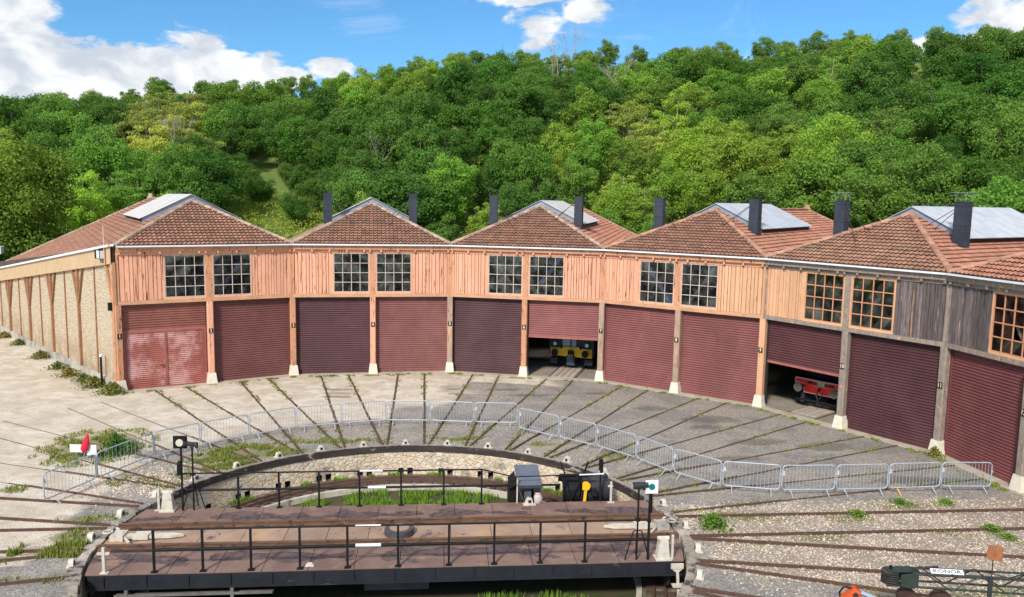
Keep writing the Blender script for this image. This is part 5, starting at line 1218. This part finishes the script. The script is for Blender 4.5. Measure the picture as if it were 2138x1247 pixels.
def back_mass(rws,name,colr):
    """the wood beyond the nearest trees: one object that scatters the crowns of trees standing in front"""
    me=bpy.data.meshes.new(name); me.from_pydata([(q[0],q[1],q[2]-.3) for q in rws],[],[])
    at=me.attributes.new('turn','FLOAT','POINT'); at.data.foreach_set('value',[tg.uniform(0,6.28) for _ in rws])
    at=me.attributes.new('size','FLOAT','POINT'); at.data.foreach_set('value',[tg.uniform(.6,.98)*(1 if q[5]<108 else .75) for q in rws])
    o=bpy.data.objects.new(name,me); C.objects.link(o)
    g=bpy.data.node_groups.new(name,'GeometryNodeTree'); g.interface.new_socket('Geometry',in_out='INPUT',socket_type='NodeSocketGeometry'); g.interface.new_socket('Geometry',in_out='OUTPUT',socket_type='NodeSocketGeometry')
    N=g.nodes.new; gi=N('NodeGroupInput'); go=N('NodeGroupOutput'); ip=N('GeometryNodeInstanceOnPoints'); g2i=N('GeometryNodeGeometryToInstance')
    for k in (8,6,4,3,1,0):
        oi=N('GeometryNodeObjectInfo'); oi.inputs['Object'].default_value=[c for c in PROT[k][2].children if 'crown' in c.name][0]; oi.transform_space='ORIGINAL'
        g.links.new(oi.outputs['Geometry'],g2i.inputs[0])
    m2p=N('GeometryNodeMeshToPoints'); g.links.new(gi.outputs[0],m2p.inputs[0]); g.links.new(m2p.outputs[0],ip.inputs['Points']); g.links.new(g2i.outputs[0],ip.inputs['Instance'])
    ip.inputs['Pick Instance'].default_value=True
    for nm,tgt in (('turn','Rotation'),('size','Scale')):
        na=N('GeometryNodeInputNamedAttribute'); na.data_type='FLOAT'; na.inputs['Name'].default_value=nm
        cx=N('ShaderNodeCombineXYZ')
        if nm=='turn': g.links.new(na.outputs[0],cx.inputs[2])
        else:
            for q in range(3): g.links.new(na.outputs[0],cx.inputs[q])
        g.links.new(cx.outputs[0],ip.inputs[tgt])
    g.links.new(ip.outputs[0],go.inputs[0]); md=o.modifiers.new('scatter','NODES'); md.node_group=g
    return tag(o,kind='stuff')
placed=[]; rows=[]
r=54.0; row=0
def az_el(x,y,z):
    dx,dy=x-CAM[0],y-CAM[1]; return math.degrees(math.atan2(dx,dy)),math.degrees(math.atan2(z-CAM[2],math.hypot(dx,dy)))
while r<126:
    da=math.degrees((5.0+.012*(r-54))/r); a=-75+(row%2)*da/2
    while a<125:
        aa=a+tg.uniform(-.3,.3)*da; rr=r+tg.uniform(-1.6,1.6); x,y,_=pol(rr,aa); z=hill_h(x,y); A_z,E_=az_el(x,y,z+5)
        if -31<A_z<42:
            # meadow gap behind the first roofs
            if -14.2<A_z<-8.0 and rr<69: a+=da; continue
            rows.append((x,y,z,A_z,E_,rr))
        a+=da
    r+=4.9; row+=1
print('trees',len(rows))
rows=sorted(rows,key=lambda q:math.hypot(q[0]-CAM[0],q[1]-CAM[1]))
back_rows=rows[288:]; rows=rows[:288]; print('back',len(back_rows))
az_names=[(-99,-26,'at the far left edge'),(-26,-22,'above the brick side wall'),(-22,-18,'above the first roof'),(-18,-14,'right of the first roof peak'),(-14,-10.5,'above post 3'),(-10.5,-7,'above the second roof'),(-7,-3.5,'above post 5'),(-3.5,0,'between roofs two and three'),(0,3.5,'left of the third roof peak'),(3.5,7,'above the third roof'),(7,10.5,'above post 7'),(10.5,14,'left of the fourth roof peak'),(14,17.5,'above the fourth roof'),(17.5,21.5,'above post 9'),(21.5,25.5,'left of the fifth roof peak'),(25.5,29.5,'above the fifth roof'),(29.5,99,'at the far right edge')]
el_names=[(-99,1.2,'low down'),(1.2,3.2,'on the lower slope'),(3.2,5.2,'on the middle slope'),(5.2,7.4,'on the upper slope'),(7.4,99,'on the skyline')]
back_mass(back_rows,'ridge_wood',None)
seen={}
for (x,y,z,A_z,E_,rr) in rows:
    nz=mnoise.noise(Vector((x*.035,y*.035,1.7)))+.6*mnoise.noise(Vector((x*.09,y*.09,4)))
    bias=(.22 if A_z>12 else (.0 if A_z<-16 else -.12)) - (.22 if rr>106 else 0) + (.22 if rr<66 else 0)
    q=nz*1.2+bias+tg.uniform(-.22,.22)
    if q>.34: pi=tg.choice([7,8,0,5]); col=(1.35,1.3,.95); tone='yellow-green'
    elif q>.02: pi=tg.choice([0,1,4,5,6,7]); col=(1.0,1.12,.9); tone='fresh green'
    elif q>-.22: pi=tg.choice([0,1,2,3,4,5]); col=(.75,.90,.85); tone='mid green'
    else: pi=tg.choice([0,1,2,3,6]); col=(.50,.68,.62); tone='dark green'
    # olive catkin-like trees left of centre and a few autumn ones
    if -21<A_z<-15.5 and 3<E_<6.3 and tg.random()<.75: pi=tg.choice([7,8]); col=(1.9,1.4,1.5); tone='pale olive'
    if 8<A_z<15 and 1.5<E_<5.5 and tg.random()<.28: pi=tg.choice([7,8]); col=(1.8,1.35,1.3); tone='pale olive'
    name,shape,pt=PROT[pi]
    if used[pi]: o=copy_tree(pt)
    else: o=pt; used[pi]=True
    s=tg.uniform(.72,1.08)*(1.0 if rr<100 else .95); 
    if rr<60: s*=.72
    if -14.2<A_z<-8.0 and rr<84: s*=.58
    if rr>108: s*=tg.uniform(.55,.82)
    o.location=(x,y,z-.2); o.rotation_euler=(0,0,tg.uniform(0,6.28)); o.scale=(s*tg.uniform(.82,1.22),s*tg.uniform(.82,1.22),s*tg.uniform(.88,1.12))
    j=tg.uniform(.85,1.15); j2=tg.uniform(.9,1.1)
    for ch in o.children:
        if 'crown' in ch.name: ch.color=(col[0]*j,col[1]*j*j2,col[2]*j,1)
    azn=[n for a,b_,n in az_names if a<=A_z<b_][0]; eln=[n for a,b_,n in el_names if a<=E_<b_][0]
    base='%s %s tree %s %s'%(tone,shape,eln,azn); seen.setdefault(base,[]).append((A_z,o)); tag(o,base,'tree','trees on the wooded hill')
for base,l in seen.items():
    if len(l)>1:
        l.sort(key=lambda q:q[0]); n=len(l)
        pos=['left','right'] if n==2 else (['leftmost','middle','rightmost'] if n==3 else ['%s from left'%ords[i] for i in range(n)])
        for (a,o),p in zip(l,pos): o['label']=base+', '+p
for i,u_ in enumerate(used):
    if not u_:
        for ch in list(PROT[i][2].children): bpy.data.objects.remove(ch)
        bpy.data.objects.remove(PROT[i][2])
# large dark tree at the far left
def at(azd,d): return (CAM[0]+sin(R_(azd))*d,CAM[1]+cos(R_(azd))*d)
x,y=at(-26.6,72); T=thing('plane_tree','big dark dense tree standing nearest at the left edge beyond the brick wall','tree',(x,y,0))
tr=trunk(13,.4,barkm,0,.6); tr.v=[(a+x,b_+y,c) for a,b_,c in tr.v]; tr.build('trunk',barkm,T)
cr=crown(3.6,6.3,30000,.24,8.6,clumps=70,up=.05,cl=(1.0,1.7)); cr.v=[(a+x,b_+y,c) for a,b_,c in cr.v]; o=cr.build('crown',leafm,T); o.color=(.85,.85,.65,1)
# slim birches by the second roof
for azd,d,h,lab in ((-11.6,75,6.2,'thin pale birch in the meadow left of the first tall smoke stack'),(-9.6,76,5.6,'slim birch beside the meadow right of the first roof'),(-5.3,78,8.5,'slender light birch just right of the second roof peak'),(-4.2,76,7.5,'thin birch behind the second smoke stack')):
    x,y=at(azd,d); z=hill_h(x,y); T=thing('birch_tree',lab,'tree',(x,y,z),0,'birches behind the shed')
    mb=trunk(h,.06,barkp,8,1); mb.v=[(a+x,b_+y,c+z) for a,b_,c in mb.v]; mb.build('trunk',barkp,T)
    mb=crown(1.2,h*.36,1500,.20,h*.62,clumps=22,cl=(.3,.6)); mb.v=[(a+x,b_+y,c+z) for a,b_,c in mb.v]; o=mb.build('crown',leafm,T); o.color=(1.7,1.5,1.3,1)
# bare trees
def bare(azd,r_,h,lab):
    x,y=at(azd,r_); z=hill_h(x,y); mb=MB(lambda a,b,c:(a+x,b+y,c+z))
    def br(p,d,l,r,n):
        q=p+d*l; mb.tube([tuple(p),tuple(q)],r,4,r1=r*.55)
        if n:
            for k in range(3 if n>1 else 4):
                e=(d+rv(tg)*.55+Vector((0,0,.15))).normalized(); br(p+d*l*tg.uniform(.6,1),e,l*tg.uniform(.55,.8),r*.55,n-1)
    br(Vector((0,0,0)),Vector((0,0,1)),h*.4,.13,4)
    o=mb.build('bare_tree',barkp,None,origin=(x,y,z)); tag(o,lab,'tree','bare trees on the hill')
bare(8.2,128,11,'leafless grey tree near the skyline above the third roof, left one'); bare(12.8,118,11,'leafless pale tree on the upper slope above the fourth roof'); bare(9.2,152,12,'wispy leafless tree standing on the skyline')
bare(7.0,92,6,'small dead tree among shrubs above the third roof'); bare(-17,104,10,'bare branched tree inside the pale olive group above the first roof'); bare(-4.2,98,8,'dead stems low on the slope between the second and third roofs')
# undergrowth and meadow
ub=MB(); ug=random.Random(9)
for i in range(64000):
    a=ug.uniform(-72,125) if i%4 else ug.uniform(-30,-6); r=49+ug.random()**.8*30; x,y,_=pol(r,a); z=hill_h(x,y)
    A_z,_e=az_el(x,y,0)
    if not -33<A_z<44: continue
    md=-14.5<A_z<-7.6
    n1_=mnoise.noise(Vector((x*.22,y*.22,0)))*.5+.5
    h=(.5+1.1*n1_ if md else (2.4*n1_+.6))*ug.random()**.6
    d=rv(ug); nn=(d+Vector((0,0,.8))).normalized(); t=rv(ug); t=(t-nn*t.dot(nn)).normalized()
    leafquad(ub,Vector((x,y,max(z,0)+h)),t,nn,.3 if not md else .26,.12 if not md else .08)
o=ub.build('undergrowth',leafm); o.color=(1.6,1.3,.95,1); tag(o,kind='stuff')
# far hill crown behind the ridge: one mass
ub=MB()
for i in range(26000):
    a=ug.uniform(-72,125); r=ug.uniform(128,150); x,y,_=pol(r,a); A_z,_e=az_el(x,y,0)
    if not -33<A_z<44: continue
    z=hill_h(x,y); n1_=mnoise.noise(Vector((x*.18,y*.18,0)))*.5+.5
    h=(2.5+4*n1_)*ug.random()**.4; d=rv(ug); nn=(d+Vector((0,0,.6))).normalized(); t=rv(ug); t=(t-nn*t.dot(nn)).normalized()
    leafquad(ub,Vector((x,y,z+h-1)),t,nn,.7,.3)
o=ub.build('distant_wood',leafm); o.color=(.6,.72,.7,1); tag(o,kind='stuff')
# small outbuilding at the very left
x,y=at(-28.9,71); HB=thing('brick_hut','little brick hut with pale flat roof at the extreme left edge','hut',(x,y,0))
fr=rotframe((x,y,0),.3); mb=MB(fr); mb.box(-2,2,-2,2,0,5.1); mb.build('wall',M('red_hut_brick',(.35,.15,.1),(.25,.11,.08),3,bump=.3),HB); mb=MB(fr); mb.box(-2.3,2.3,-2.3,2.3,5.1,5.6); mb.build('roof',zincw,HB)
